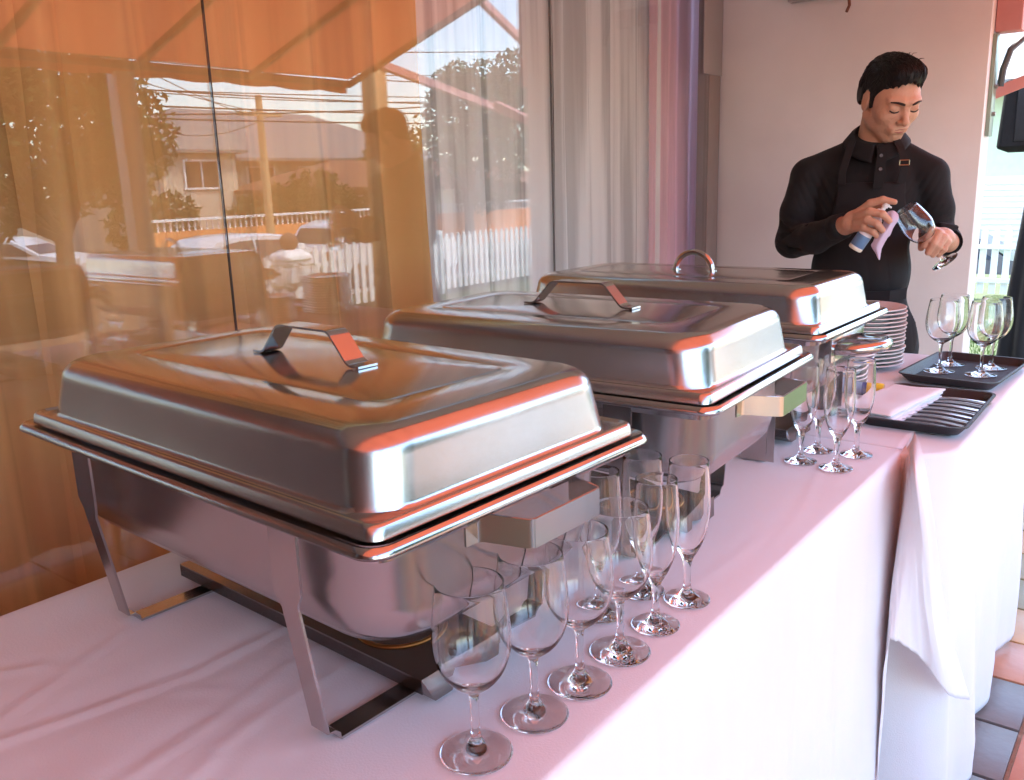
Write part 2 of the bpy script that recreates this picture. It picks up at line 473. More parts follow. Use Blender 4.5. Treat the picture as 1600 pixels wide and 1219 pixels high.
curtain('orange_curtain', 1.30, 2.06, M_orange_c, 'orange curtain panel between the first glass seam and the white sheer', seed=3, wl=.22, amp=.055, x=-1.93)
curtain('sheer_curtain', 2.02, 2.74, M_white_c, 'white sheer curtain beside the orange curtain, left of the second glass seam', x=-1.93, seed=4, wl=.2, amp=.04)
curtain('sheer_curtain', 2.70, 3.46, M_white_c, 'pale gathered sheer curtain right of the second glass seam', x=-1.90, seed=5, wl=.2, amp=.05)
curtain('rose_curtain', 3.40, 3.60, M_pink_c, 'narrow rose pink curtain between the white sheer and the lilac one', x=-1.89, seed=6, wl=.1, amp=.02)
curtain('lilac_curtain', 3.55, 3.90, M_purple_c, 'lilac curtain at the right end of the window beside the grey post', x=-1.88, seed=8, wl=.13, amp=.026)

# ---------------------------------------------------------------- end wall behind the waiter, and the wall behind the camera
ew = MB().box(-1.748, -0.69, 3.78, 3.92, FLOOR, 2.9, bev=.004).build('end_wall', M_wall); tag(ew, kind='structure')
tag(MB().box(-1.69, 2.0, -2.9, -2.7, FLOOR, 3.0).build('rear_wall', pmat('rear_wall_paint', lin(104, 84, 76), .7, var=.05), smooth=None), kind='structure')
fx = thing('wall_bracket', 'small grey box and hook fixed high on the white wall above the waiter', 'bracket')
MB().box(-1.44, -1.24, 3.735, 3.779, 1.185, 1.26, bev=.003).build('housing', M_alu, fx)
MB().tube([(-1.205, 3.75, 1.30), (-1.20, 3.745, 1.20), (-1.19, 3.735, 1.14), (-1.195, 3.72, 1.115)], .006).build('hook', pmat('rusty_hook', lin(120,80,66), .6, .3), fx)

# ---------------------------------------------------------------- awning over the terrace
AX = 0.95; AY1 = 4.07; AY0 = -2.65
def awz(x): return 1.185+0.318*(AX-x)
aw = thing('awning', 'orange fabric awning sloping out over the terrace from the shopfront', 'awning', (0,0,0))
v = []; f = []
nx, ny = 24, 120
for i in range(nx+1):
    for j in range(ny+1):
        x = -.45+(AX+.45)*i/nx; y = AY0+(AY1-AY0)*j/ny
        bay = ((y-AY0) % 0.7)/0.7
        v.append((x, y, awz(x)-0.02*math.sin(PI*bay)*math.sin(PI*i/nx)+0.004*noise.noise(Vector((x*3,y*3,0)))))
for i in range(nx):
    for j in range(ny): f.append((i*(ny+1)+j, i*(ny+1)+j+1, (i+1)*(ny+1)+j+1, (i+1)*(ny+1)+j))
mesh_obj('canopy', v, f, M_awn, aw, 180)
# scalloped valance
v = []; f = []; n = int((AY1-AY0)/.02)
for j in range(n+1):
    y = AY0+(AY1-AY0)*j/n
    v.append((AX+.022, y, awz(AX)-.01)); v.append((AX+.03+.006*math.sin(y*9), y, awz(AX)-.075-.012*abs(math.sin(PI*y/.35))))
for j in range(n): f.append((2*j, 2*j+2, 2*j+3, 2*j+1))
mesh_obj('valance', v, f, M_awn, aw, 180)
MB().tube([(AX, AY0, awz(AX)-.03), (AX, AY1+.01, awz(AX)-.03)], .022, 12).build('front_bar', M_awnbar, aw)
for yy in (AY1-.01, 3.3, 2.6, 1.9, 1.2, .5, -.2, -.9, -1.6, -2.3):
    MB().strap([(-.44, yy, awz(-.44)-.04), (AX, yy, awz(AX)-.04)], .03, .03, (0,1,0)).build('rafter', M_awnbar, aw)
MB().tube([(-.46, AY0, awz(-.46)-.02), (-.46, AY1, awz(-.46)-.02)], .03, 12).build('wall_bar', M_awnbar, aw)
tag(MB().box(-1.69, -.49, AY0, AY1-.01, awz(-.46)-.01, awz(-.46)+.12, bev=.004).build('added_soffit', pmat('soffit_paint', (.74,.73,.72), .7, var=.04)), kind='structure')  # unseen slab added so the steel lids reflect neutral grey, less awning red

def post(name, x, y, z1, w, mat, label):
    t = thing(name, label, 'post', (x, y, FLOOR))
    MB().box(-w/2, w/2, -w/2, w/2, 0, z1-FLOOR, bev=.006).build('shaft', mat, t)
    MB().box(-w/2-.02, w/2+.02, -w/2-.02, w/2+.02, 0, .04, bev=.004).build('base_plate', M_alu, t)
post('square_post', 0.99, 2.54, 1.12, .10, M_postwhite, 'whitish square post seen mirrored at the left, holding up the awning edge')
post('wooden_post', 1.0, 4.34, 1.40, .125, M_postwood, 'tan wooden post mirrored in the glass beside the dark silhouette')
post('square_post', 0.99, -0.6, 1.12, .10, M_postwhite, 'whitish square post of the awning behind the photographer')
# stay bars beyond the awning
ar = thing('steel_canopy_frame', 'pink painted steel frame with slanting bars beyond the orange awning, mirrored in the glass', 'frame')
MB().strap([(0.95, 4.36, 1.30), (0.95, 6.25, 0.95)], .05, .05, (1,0,0)).build('slanting_bar', M_pinkpaint, ar)
MB().strap([(0.95, 5.40, 1.86), (0.95, 6.25, 1.46)], .05, .05, (1,0,0)).build('upper_bar', M_pinkpaint, ar)
MB().box(.92, .98, 6.25, 6.32, FLOOR, 1.9).build('upright', M_pinkpaint, ar)
# pink bracket assembly at the end of the wall (direct view, top right)
br = thing('awning_bracket', 'pink steel awning bracket with a slanting arm at the end of the white wall', 'bracket')
MB().box(-.688, -.60, 3.84, 3.92, .99, 1.6, bev=.005).build('channel', M_pinkpaint, br)
MB().strap([(-.70, 3.93, .775), (-.30, 4.02, .93)], .045, .035, (0,0,1)).build('slanting_arm', M_pinkpaint, br)
MB().box(-.689, -.675, 3.83, 3.90, .62, .985, bev=.002).build('back_plate', pmat('dull_green_plate', lin(150,170,155), .4, .4), br)
MB().tube([(-.66, 3.88, .80), (-.655, 3.88, .86), (-.64, 3.9, .93), (-.60, 3.95, .98)], .012, 8).build('hose', pmat('grey_hose', lin(80,90,92), .5), br)
for z in (.70, .80):
    MB().tube([(-.674, 3.86, z), (-.664, 3.86, z)], .008, 8).build('bolt', M_alu, br)
# ---------------------------------------------------------------- tables and cloths
def table(name, label, x0, x1, y0, y1, zt):
    t = thing(name, label, 'table', ((x0+x1)/2, (y0+y1)/2, FLOOR))
    hx, hy = (x1-x0)/2, (y1-y0)/2
    MB().box(-hx, hx, -hy, hy, zt-FLOOR-.03, zt-FLOOR, bev=.004).build('tabletop', M_white, t)
    for sx in (-1, 1):
        for sy in (-1, 1):
            MB().tube([(sx*(hx-.06), sy*(hy-.12), 0), (sx*(hx-.06), sy*(hy-.12), zt-FLOOR-.03)], .014, 8).build('leg', M_alu, t)
table('folding_table', 'long table under the near white cloth with the three food warmers', -1.118, -.392, -.55, 1.60, -.012)
table('folding_table', 'second table under the far white cloth with the plates and trays', -1.118, -.315, 1.80, 2.60, -.016)

creases = [((-.69,.314),(-.703,.407),(-.726,.517),(-.733,.606)), ((-.643,.347),(-.662,.393),(-.674,.453),(-.674,.553),(-.668,.624)),
           ((-.978,.327),(-.956,.358),(-.90,.39)), ((-.791,.42),(-.736,.451),(-.70,.455)), ((-.418,1.09),(-.43,1.24),(-.474,1.46)),
           ((-.777,.548),(-.72,.50),(-.60,.42)), ((-.85,.25),(-.80,.45),(-.80,.60)), ((-1.05,.55),(-.95,.45),(-.88,.28)), ((-.50,.75),(-.45,.95),(-.44,1.15))]
segs = [(c[i], c[i+1]) for c in creases for i in range(len(c)-1)]
SG = np.array([[*a, *b] for a, b in segs])
def crease_h(x, y):
    ax, ay, bx, by = SG.T
    dx, dy = bx-ax, by-ay
    t = np.clip(((x-ax)*dx+(y-ay)*dy)/(dx*dx+dy*dy), 0, 1)
    d = np.hypot(x-ax-t*dx, y-ay-t*dy)
    h = np.exp(-(d/.006)**2)*.0016 - np.exp(-((d-.013)/.012)**2)*.0009
    return float(np.max(h)) + float(np.min(np.minimum(h, 0)))
def top_h(x, y):
    w = .0032*noise.noise(Vector((x*7, y*4, 0))) + .0012*noise.noise(Vector((x*16, y*11, 3)))
    near = max(0, min(1, (0.75-y)/.5))
    calm = .35 if x > -.57 else (1 if x < -.63 else .35+.65*(-.57-x)/.06)
    return (w*(.4+.9*near) + crease_h(x, y))*calm

def cloth(name, label, xb, xf, y0, y1, zt, dropf, dropb, res=.008, wav=.03, seed=0, startcurl=None, fan=None, noback=False):
    path = []   # (x, z, out) along the section from back hem to front hem; out = how far down the drop (0 on top)
    r = .010
    nb = 14 if not noback else 2
    db = dropb
    for i in range(nb): path.append(('b', 1-i/(nb-1)))
    n = int((xf-xb-2*r)/res)
    for a in range(1, 4): path.append(('rb', a/4*PI/2))
    for i in range(n+1): path.append(('t', i/n))
    for a in range(1, 6): path.append(('rf', a/6*PI/2))
    nf = 60
    for i in range(nf): path.append(('f', i/(nf-1)))
    ny = int((y1-y0)/(res*1.25))
    v = []; f = []
    for j in range(ny+1):
        y = y0+(y1-y0)*j/ny
        for k, a in path:
            yy = y; qc = (max(0, 1-(y-y0)/startcurl)**2*.15) if startcurl else 0
            if k == 't':
                x = xb+r+(xf-qc-xb-2*r)*a; z = zt+top_h(x, y)
            elif k == 'rf':
                x = xf-qc-r+r*math.sin(a); z = zt-r+r*math.cos(a)
            elif k == 'rb':
                x = xb+r-r*math.cos(a); z = zt-r+r*math.sin(a)
            elif k == 'f':
                d = a*dropf
                amp = wav*min(1, a*1.15)**1.2
                ph = y*2*PI/.42+1.6*noise.noise(Vector((y*1.3, seed, 0)))+.5*noise.noise(Vector((y*2, d*2, seed+3)))
                amp *= (1-.6*max(0, (y-1.45)/.21)) if fan else 1
                if startcurl: amp *= 1-.55*min(1, max(0, (y-1.85)/.35))
                x = xf+amp*(.7+.6*math.sin(ph))+.35*amp*math.sin(2.3*ph+1.2)+.006*min(1, 4*a)*noise.noise(Vector((y*9, d*2.2, seed)))
                x += .0035*min(1, 5*a)*noise.noise(Vector((y*30, d*4, seed+9)))
                z = zt-r-d
                if fan and y > 1.2:
                    q_ = min(1, (y-1.2)/.44); q_ = q_*q_*(3-2*q_); x = x*(1-q_)+q_*(xf+.0015+.031*(1-(1-a)**2.2))
                x -= qc
                if fan and y > 1.2: yy0 = y-.17*((y-1.2)/.46)**1.5*(1-(1-a)**1.6)
                else: yy0 = y
                yy = yy0+.01*a*noise.noise(Vector((y*4, d*3, seed+5)))
                if a > .9 : z += (a-.9)*.25*(noise.noise(Vector((y*5, 2, seed)))+.15)
            else:
                d = a*db
                x = xb-.02*a*(1+math.sin(y*11+seed)); z = zt-r-d
            v.append((x, yy, z))
    m = len(path)
    for j in range(ny):
        for i in range(m-1):
            f.append((j*m+i, j*m+i+1, (j+1)*m+i+1, (j+1)*m+i))
    if fan:
        # corner fold: rays from the corner of the table top to the hem, smoothly interpolated
        P = np.array(fan)                      # rays x 4 x 3
        nr = len(P)
        def cr(p, t):                          # catmull-rom through a list of points
            t = t*(len(p)-1); i = min(int(t), len(p)-2); u = t-i
            p0, p1, p2, p3 = p[max(i-1, 0)], p[i], p[i+1], p[min(i+2, len(p)-1)]
            return .5*((2*p1)+(-p0+p2)*u+(2*p0-5*p1+4*p2-p3)*u*u+(-p0+3*p1-3*p2+p3)*u**3)
        base = len(v); NU, NT = 90, 40
        for a in range(NU+1):
            row = np.array([cr(P[:, q], a/NU) for q in range(P.shape[1])])
            for b in range(NT+1):
                p = cr(row, b/NT)
                w = .004*(b/NT)
                v.append((p[0]+w*noise.noise(Vector((a*.2, b*.1, 1))), p[1]+w*noise.noise(Vector((a*.2, b*.1, 7))), p[2]+w*noise.noise(Vector((a*.35, b*.02, 4)))))
        for a in range(NU):
            for b in range(NT):
                f.append((base+a*(NT+1)+b, base+a*(NT+1)+b+1, base+(a+1)*(NT+1)+b+1, base+(a+1)*(NT+1)+b))
        base = len(v); NU, NT = 50, 14         # the end of the cloth lying on the next table
        for a in range(NU+1):
            x = -1.112+(1.112-.388)*a/NU
            for b in range(NT+1):
                t = b/NT; ye = 1.835-.0*x+.012*math.sin(x*9)-.03*max(0, (x+.55)/.16)**2
                v.append((x-.010*t*(a/NU), 1.655+(ye-1.655)*t, .0+.0015*t+top_h(x, 1.66)*(1-t)+.0022*abs(noise.noise(Vector((x*9, t*2, 4))))))
        for a in range(NU):
            for b in range(NT): f.append((base+a*(NT+1)+b, base+(a+1)*(NT+1)+b, base+(a+1)*(NT+1)+b+1, base+a*(NT+1)+b+1))
    o = mesh_obj(name, v, f, M_cloth, None, 180)
    sm = o.modifiers.new('thickness', 'SOLIDIFY'); sm.thickness = .0008; sm.offset = -1
    return tag(o, label, 'tablecloth')
fanpts = [
 [(-.3845,1.648,-.010),(-.3729,1.605,-.15),(-.3632,1.555,-.31),(-.3557,1.505,-.52),(-.3535,1.478,-.745)],
 [(-.3840,1.652,-.010),(-.3700,1.604,-.13),(-.3605,1.552,-.27),(-.3530,1.510,-.44),(-.3510,1.490,-.64)],
 [(-.3850,1.662,-.006),(-.3640,1.594,-.050),(-.3570,1.532,-.17),(-.3530,1.502,-.25),(-.3490,1.484,-.33)],
 [(-.386,1.685,-.003),(-.356,1.575,-.022),(-.342,1.51,-.13),(-.338,1.495,-.21),(-.334,1.485,-.295)],
 [(-.386,1.700,.000),(-.347,1.555,-.02),(-.322,1.50,-.11),(-.312,1.51,-.22),(-.303,1.54,-.345)],
 [(-.390,1.740,.003),(-.336,1.53,.003),(-.306,1.495,-.09),(-.288,1.53,-.25),(-.262,1.58,-.42)],
 [(-.400,1.790,.003),(-.338,1.60,.005),(-.298,1.52,-.07),(-.278,1.60,-.28),(-.246,1.72,-.50)]]
cloth('tablecloth', 'white cloth under the food warmers with its folded corner hanging at the right', -1.124, -.386, -.56, 1.66, 0.0, .735, .35, seed=2, fan=fanpts, wav=.019)
cloth('tablecloth', 'white cloth of the far table under the plates and black trays', -1.124, -.303, 1.60, 2.615, -.004, .755, .35, seed=5, wav=.036, startcurl=.14)
# (the far cloth's hem folds hang to the tiles)

# ---------------------------------------------------------------- chafing dishes
def chafer(cx, cy, rz, L, Wd, label, hstyle='strap', ztop=.315, legstyle=1):
    t = thing('chafing_dish', label, 'chafing dish', (cx, cy, .0022), rz, 'steel food warmers on the white table')
    hx, hy = L/2, Wd/2
    ZR = .238
    # burner shelf and legs ------------------------------------------------
    for sx in (-1, 1):
        if legstyle == 1:
            xs_t, xs_b = sx*(hx-.138), sx*(hx-.140)
            path = []; wid = []
            def half(sy):
                pts = [(xs_t, sy*(hy-.018), ZR-.012, .040), (xs_t, sy*(hy-.018), ZR-.075, .040), (xs_t-sx*.002, sy*(hy-.019), ZR-.088, .028),
                       (xs_t, sy*(hy-.020), ZR-.095, .0245)]
                n0 = Vector((xs_b, sy*(hy-.040), .014))
                pts.append((n0.x, n0.y, n0.z, .024))
                for a in (.35, .7, 1.0):
                    pts.append((xs_b, sy*(hy-.040-.014*math.sin(a*PI/2)), .014-.012*(1-math.cos(a*PI/2)), .024))
                return pts
            A = half(-1); B = half(1)[::-1]
            pts = A+B
            MB().strap([p[:3] for p in pts], [p[3] for p in pts], .0028, (1, 0, 0)).build('leg', M_steel_frame, t)
        else:
            for sy in (-1, 1):
                b = MB()
                x1 = sx*(hx-.118); y1 = sy*(hy-.012)
                b.strap([(x1, y1, ZR-.012), (x1, y1, .02), (x1-sx*.002, y1-sy*.004, .002), (x1-sx*.012, y1-sy*.03, .0015)], .046, .0025, (1, 0, 0))
                b.strap([(x1+sx*.022, y1-sy*.001, ZR-.012), (x1+sx*.022, y1-sy*.001, .003)], [.001, .001], .03, (0, 1, 0))
                b.build('leg', M_steel_frame, t)
    sh = MB()
    sx0, sx1, sy0 = -hx+.100, hx-.105, .062
    z = .030
    nseg = 20
    top = [(sx0, -sy0), (sx1, -sy0), (sx1+.006, -sy0+.012), (sx1+.006, -sy0+.036), (sx1, -sy0+.050), (sx1, sy0-.050), (sx1+.006, sy0-.036), (sx1+.006, sy0-.012), (sx1, sy0),
           (sx0, sy0), (sx0-.018, sy0-.012), (sx0-.018, sy0-.036), (sx0, sy0-.050), (sx0, -sy0+.050), (sx0-.018, -sy0+.036), (sx0-.018, -sy0+.012)]
    zs = [z, z, z-.026, z-.026, z, z, z-.026, z-.026, z, z, z-.026, z-.026, z, z, z-.026, z-.026]
    vt = [(p[0], p[1], zz) for p, zz in zip(top, zs)]
    vb = [(p[0], p[1], zz-.002) for p, zz in zip(top, zs)]
    order = [0, 1, 4, 5, 8, 9, 12, 13]
    fcs = [tuple(order), (1, 2, 3, 4), (5, 6, 7, 8), (9, 10, 11, 12), (13, 14, 15, 0)]
    n = len(vt)
    fcs += [tuple(i+n for i in q[::-1]) for q in fcs]
    ring = list(range(n))
    fcs += [(ring[i], ring[i]+n, ring[(i+1) % n]+n, ring[(i+1) % n]) for i in range(n)]
    sh.add(vt, fcs)
    sh.box(sx0, sx1, -sy0, -sy0+.0015, z-.016, z-.002); sh.box(sx0, sx1, sy0-.0015, sy0, z-.016, z-.002)
    shelf = sh.build('burner_shelf', M_steel_dark, t, smooth=None)
    for xx in (-.125, .125):
        prof = [(.046+.003*math.cos(a), z+.0005+.0018*math.sin(a)) for a in [i*2*PI/8 for i in range(9)]]
        MB().lathe(prof, 40, c=(xx, 0, 0)).build('burner_ring', M_brass_stain, shelf)
    # water pan ---------------------------------------------------------------
    ins = .030
    MB().loft([(hx-.012, hy-.012, .022, ZR-.004), (hx-ins, hy-ins, .05, ZR-.006), (hx-ins-.002, hy-ins-.002, .055, ZR-.012), (hx-ins-.006, hy-ins-.006, .058, .155), (hx-ins-.012, hy-ins-.012, .06, .128),
               (hx-ins-.022, hy-ins-.022, .056, .116), (hx-ins-.045, hy-ins-.045, .045, .110)], cap1=True).build('water_pan', M_steel_pan, t, 60)
    # frame rim: rolled rectangular channel
    MB().loft([(hx-.014, hy-.014, .018, ZR-.005), (hx-.004, hy-.004, .022, ZR-.001), (hx-.0005, hy-.0005, .024, ZR-.004), (hx, hy, .024, ZR-.008), (hx-.004, hy-.004, .022, ZR-.012), (hx-.016, hy-.016, .020, ZR-.014),
               (hx-.018, hy-.018, .020, ZR-.022), (hx-.021, hy-.021, .020, ZR-.022)]).build('frame_rim', M_steel_mir, t, 50)
    # handles on the short ends
    for sx in (-1, 1):
        hb = MB()
        xe = sx*(hx-.020)
        if hstyle == 'strap':
            xo = sx*(hx+.028); zz = ZR-.028
            pts = [(xe-sx*.001, -.078, zz), (xe, -.064, zz), (xe+sx*.004, -.060, zz), (xo-sx*.004, -.048, zz), (xo, -.044, zz), (xo, 0, zz), (xo, .050, zz), (xo-sx*.004, .054, zz), (xe+sx*.004, .066, zz), (xe, .070, zz), (xe-sx*.001, .084, zz)]
            hb.strap(pts, .026, .0025, (0, 0, 1))
        else:
            xo = sx*(hx+.045); zz = ZR-.045
            pts = [(xe+(xo-xe)*math.sin(a)**.7, -.065*math.cos(a), zz+.004*math.sin(a)) for a in [PI*i/16 for i in range(17)]]
            hb.tube(pts, .0105, 12)
            hb.box(min(xe-.003*sx, xe), max(xe-.003*sx, xe), -.09, .09, zz-.022, zz+.022, bev=.001)
        hb.build('carry_handle', M_steel_mir, t, 40)
    # lid ------------------------------------------------------------------
    Z0 = ZR+.003
    o1, o2 = .016, .028
    rings = [(hx-o1+.0015, hy-o1+.0015, .014, Z0-.004), (hx-o1, hy-o1, .014, Z0+.006), (hx-o1-.002, hy-o1-.002, .013, Z0+.0085), (hx-o1-.005, hy-o1-.005, .012, Z0+.009), (hx-o1-.008, hy-o1-.008, .012, Z0+.006),
             (hx-o2+.003, hy-o2+.003, .044, Z0+.006), (hx-o2, hy-o2, .045, Z0+.0075), (hx-o2-.0012, hy-o2-.0012, .045, Z0+.012)]
    ZT = ztop
    # walls
    rw = hx-o2-.002; rw2 = hy-o2-.002
    rings += [(rw-.002, rw2-.002, .046, Z0+.03), (rw-.005, rw2-.005, .047, ZT-.026)]
    R0 = .024
    for i in range(1, 8):
        a = i/7*PI/2
        q = R0*(1-math.cos(a)); rings.append((rw-.005-q, rw2-.005-q, .047-q*.4, ZT-R0+R0*math.sin(a)-.002))
    i0 = R0+.005
    rings += [(rw-i0-.02, rw2-i0-.02, .034, ZT-.0010), (rw-i0-.046, rw2-i0-.046, .022, ZT-.0004), (rw-i0-.048, rw2-i0-.048, .021, ZT-.0011), (rw-i0-.0495, rw2-i0-.0495, .02, ZT-.0012),
              (rw-i0-.051, rw2-i0-.051, .019, ZT-.0006), (rw-i0-.053, rw2-i0-.053, .018, ZT-.0002), (rw*.35, rw2*.3, .01, ZT+.0016), (rw*.12, rw2*.1, .005, ZT+.0018)]
    lid = MB().loft(rings, cap1=True).build('lid', M_steel_lid, t, 50)
    lid.data.materials.append(M_steel_mir)
    for p in lid.data.polygons:
        if p.center.z > ZT-.009: p.material_index = 1
    zt = ZT+.002
    if hstyle == 'strap':
        raw = [(-.086, 0), (-.068, .0), (-.036, .034), (.054, .034), (.084, .0), (.102, 0)]
        pts = []
        for i, (x, zz) in enumerate(raw):
            if i in (0, len(raw)-1): pts.append((x, 0, zt+zz+.0015)); continue
            a = Vector(raw[i-1]); b = Vector(raw[i]); c = Vector(raw[i+1])
            for u in (0, .25, .5, .75, 1):
                p0 = b+(a-b).normalized()*.007; p1 = b+(c-b).normalized()*.007
                q = p0*(1-u)**2+b*2*u*(1-u)+p1*u*u
                pts.append((q.x, 0, zt+q.y+.0015))
        MB().strap(pts, .026, .0024, (0, 1, 0)).build('lid_handle', M_steel_mir, t, 40)
    else:
        pts = [(-.040*math.cos(a), 0, zt+.036*math.sin(a)) for a in [PI*i/20 for i in range(21)]]
        hb = MB().tube(pts, .0058, 14)
        for s_ in (-.040, .040): hb.lathe([(0, .0), (.010, .0), (.010, .002), (.006, .003), (0, .003)], 16, c=(s_, 0, zt-.0005))
        hb.build('lid_handle', M_steel_mir, t, 40)
    return t
chafer(-.7688, .6135, -.0445, .656, .396, 'nearest chafing dish, biggest in the photo, with a flat strap handle on its closed lid')
chafer(-.732, 1.095, .044, .612, .396, 'middle chafing dish between two others, flat strap handle on its closed lid')
chafer(-.801, 1.628, -.01, .668, .388, 'farthest chafing dish with round tubular handles, beside the stack of plates', hstyle='round', legstyle=2)

# ---------------------------------------------------------------- glassware
def shell(outer, th, rim=.0006):
    """closed profile from an outer bowl contour: outer foot-to-rim, then down the inside"""
    return outer
def stem_glass(kind):
    b = MB()
    if kind == 'wine':
        out = [(0,0),(.031,0),(.0328,.0008),(.0325,.0022),(.024,.0042),(.014,.0075),(.0075,.012),(.0048,.018),(.0040,.028),(.0040,.044),(.0045,.056),(.0065,.062),(.0125,.067),(.0210,.0745),(.0285,.085),(.0335,.099),(.0352,.113),(.0345,.129),(.0325,.147),(.0303,.168)]
        inn = [(.0293,.168),(.0315,.147),(.0335,.129),(.0342,.113),(.0325,.0993),(.0275,.0862),(.0201,.0770),(.0118,.0715),(.005,.069),(0,.0685)]
    elif kind == 'flute':
        out = [(0,0),(.026,0),(.0278,.0008),(.0275,.0022),(.020,.0042),(.012,.0075),(.0068,.012),(.0045,.019),(.0042,.034),(.0052,.048),(.0075,.056),(.0115,.063),(.0180,.077),(.0235,.097),(.0258,.117),(.0258,.134),(.0246,.156),(.0232,.178)]
        inn = [(.0222,.178),(.0232,.156),(.0244,.134),(.0243,.117),(.0221,.0975),(.0166,.079),(.010,.068),(.0045,.064),(0,.063)]
    else:
        out = [(0,0),(.034,0),(.0358,.0008),(.0355,.002),(.026,.0038),(.014,.007),(.0072,.012),(.0046,.020),(.0038,.034),(.0038,.052),(.0046,.066),(.0075,.072),(.0165,.078),(.0275,.088),(.0355,.102),(.0392,.119),(.0392,.134),(.0368,.154),(.0325,.182)]
        inn = [(.0315,.182),(.0355,.154),(.0378,.134),(.0378,.119),(.0341,.1025),(.0262,.0895),(.0155,.081),(.006,.0775),(0,.077)]
    def dens(p):
        P = [np.array(q) for q in p]; r = [P[0]]
        for i in range(len(P)-1):
            p0, p1, p2, p3 = P[max(i-1,0)], P[i], P[i+1], P[min(i+2, len(P)-1)]
            for u in (.33, .67, 1):
                q = .5*((2*p1)+(-p0+p2)*u+(2*p0-5*p1+4*p2-p3)*u*u+(-p0+3*p1-3*p2+p3)*u**3)
                q[0] = max(q[0], 0); r.append(q)
        return r
    fr_ = out[1][0]
    oo = [(0,0),(fr_*.5,0),(fr_*.97,0),(fr_,0.0001)] + [tuple(q) for q in dens(out[2:])]
    ii = [tuple(q) for q in dens(inn)]
    (ro, zo), (ri, zi) = oo[-1], ii[0]
    th = (ro-ri)/2; rc = (ro+ri)/2
    oo = oo[:-1]+[(ro, zo-th)]
    ii = [(rc+th*math.cos(a), zo-th+th*math.sin(a)) for a in [PI*k/6 for k in range(1, 6)]] + [(ri, zi-th)] + ii[1:]
    b.lathe(oo+ii, 48)
    o = b.build(kind+'_glass', M_glass, None, 180)
    bm = bmesh.new(); bm.from_mesh(o.data); bmesh.ops.remove_doubles(bm, verts=bm.verts, dist=1e-5)
    bmesh.ops.recalc_face_normals(bm, faces=bm.faces); bm.to_mesh(o.data); bm.free()
    o.data.shade_smooth()
    me = o.data; bpy.data.objects.remove(o); return me
G_w, G_f, G_b = stem_glass('wine'), stem_glass('flute'), stem_glass('balloon')
def put_glass(me, name, x, y, label, group, z=0.0005, rz=None):
    o = bpy.data.objects.new(name, me); COL.objects.link(o)
    if z < .004: z = max(top_h(x+.034*math.cos(k*PI/6)*q, y+.034*math.sin(k*PI/6)*q) for k in range(12) for q in (0, .4, .75, 1))+.0006
    o.location = (x, y, z); o.rotation_euler = (0, 0, rz if rz is not None else x*37+y*11)
    return tag(o, label, 'glass', group)
g1 = 'empty wine glasses in a row by the nearest chafing dish'
put_glass(G_w, 'wine_glass', -.462, .520, 'nearest wine glass at the front of the row, bottom of the photo', g1)
put_glass(G_w, 'wine_glass', -.454, .598, 'second wine glass of the row, just behind the nearest one', g1)
put_glass(G_w, 'wine_glass', -.448, .668, 'third wine glass of the row, before the last wine glass', g1)
put_glass(G_w, 'wine_glass', -.446, .744, 'last wine glass of the row, next to the tall flutes', g1)
g2 = 'champagne flutes behind the wine glasses'
put_glass(G_f, 'champagne_flute', -.443, .818, 'front champagne flute standing right behind the last wine glass', g2)
put_glass(G_f, 'champagne_flute', -.442, .895, 'champagne flute at the right end of the near group, by the table edge', g2)
put_glass(G_f, 'champagne_flute', -.498, .884, 'champagne flute half hidden at the back of the near group, below the middle dish', g2)
put_glass(G_f, 'champagne_flute', -.510, .806, 'champagne flute mostly hidden between the near dish rim and the last wine glass', g2)
g3 = 'champagne flutes beside the farthest chafing dish'
put_glass(G_f, 'champagne_flute', -.453, 1.482, 'front champagne flute of the far group of four', g3)
put_glass(G_f, 'champagne_flute', -.517, 1.488, 'left champagne flute of the far group of four, nearest the middle dish', g3)
put_glass(G_f, 'champagne_flute', -.514, 1.566, 'rear left champagne flute of the far group of four', g3)
put_glass(G_f, 'champagne_flute', -.447, 1.576, 'rear right champagne flute of the far group of four', g3)

# ---------------------------------------------------------------- trays
def tray(label, cx, cy, rz, hx, hy):
    t = thing('serving_tray', label, 'tray', (cx, cy, .001), rz, 'black serving trays on the far table')
    MB().loft([(hx-.022, hy-.022, .02, .0), (hx-.018, hy-.018, .022, .001), (hx-.004, hy-.004, .026, .018), (hx, hy, .028, .0195), (hx, hy, .028, .022), (hx-.006, hy-.006, .025, .022), (hx-.020, hy-.020, .021, .0045)],
              cap0=True).build('tray_rim', M_tray, t, 45)
    MB().loft([(hx-.0205, hy-.0205, .021, .003), (hx-.0205, hy-.0205, .021, .0048)], cap0=True, cap1=True).build('tray_floor', M_trayin, t, 40)
    return t
tray('black tray holding four large wine glasses on the far end of the table', -.423, 2.375, -.075, .112, .172)
tray('black tray holding folded napkins and a row of spoons', -.412, 1.940, .01, .106, .172)
g4 = 'large wine glasses on the black tray'
for i, (x, y, l) in enumerate([(-.480, 2.359, 'large wine glass at the front left of the black tray'), (-.476, 2.458, 'large wine glass at the back left of the black tray'),
                (-.386, 2.361, 'large wine glass at the front right of the black tray'), (-.380, 2.456, 'large wine glass at the back right of the black tray')]):
    put_glass(G_b, 'wine_glass', x, y, l, g4, z=.0063)

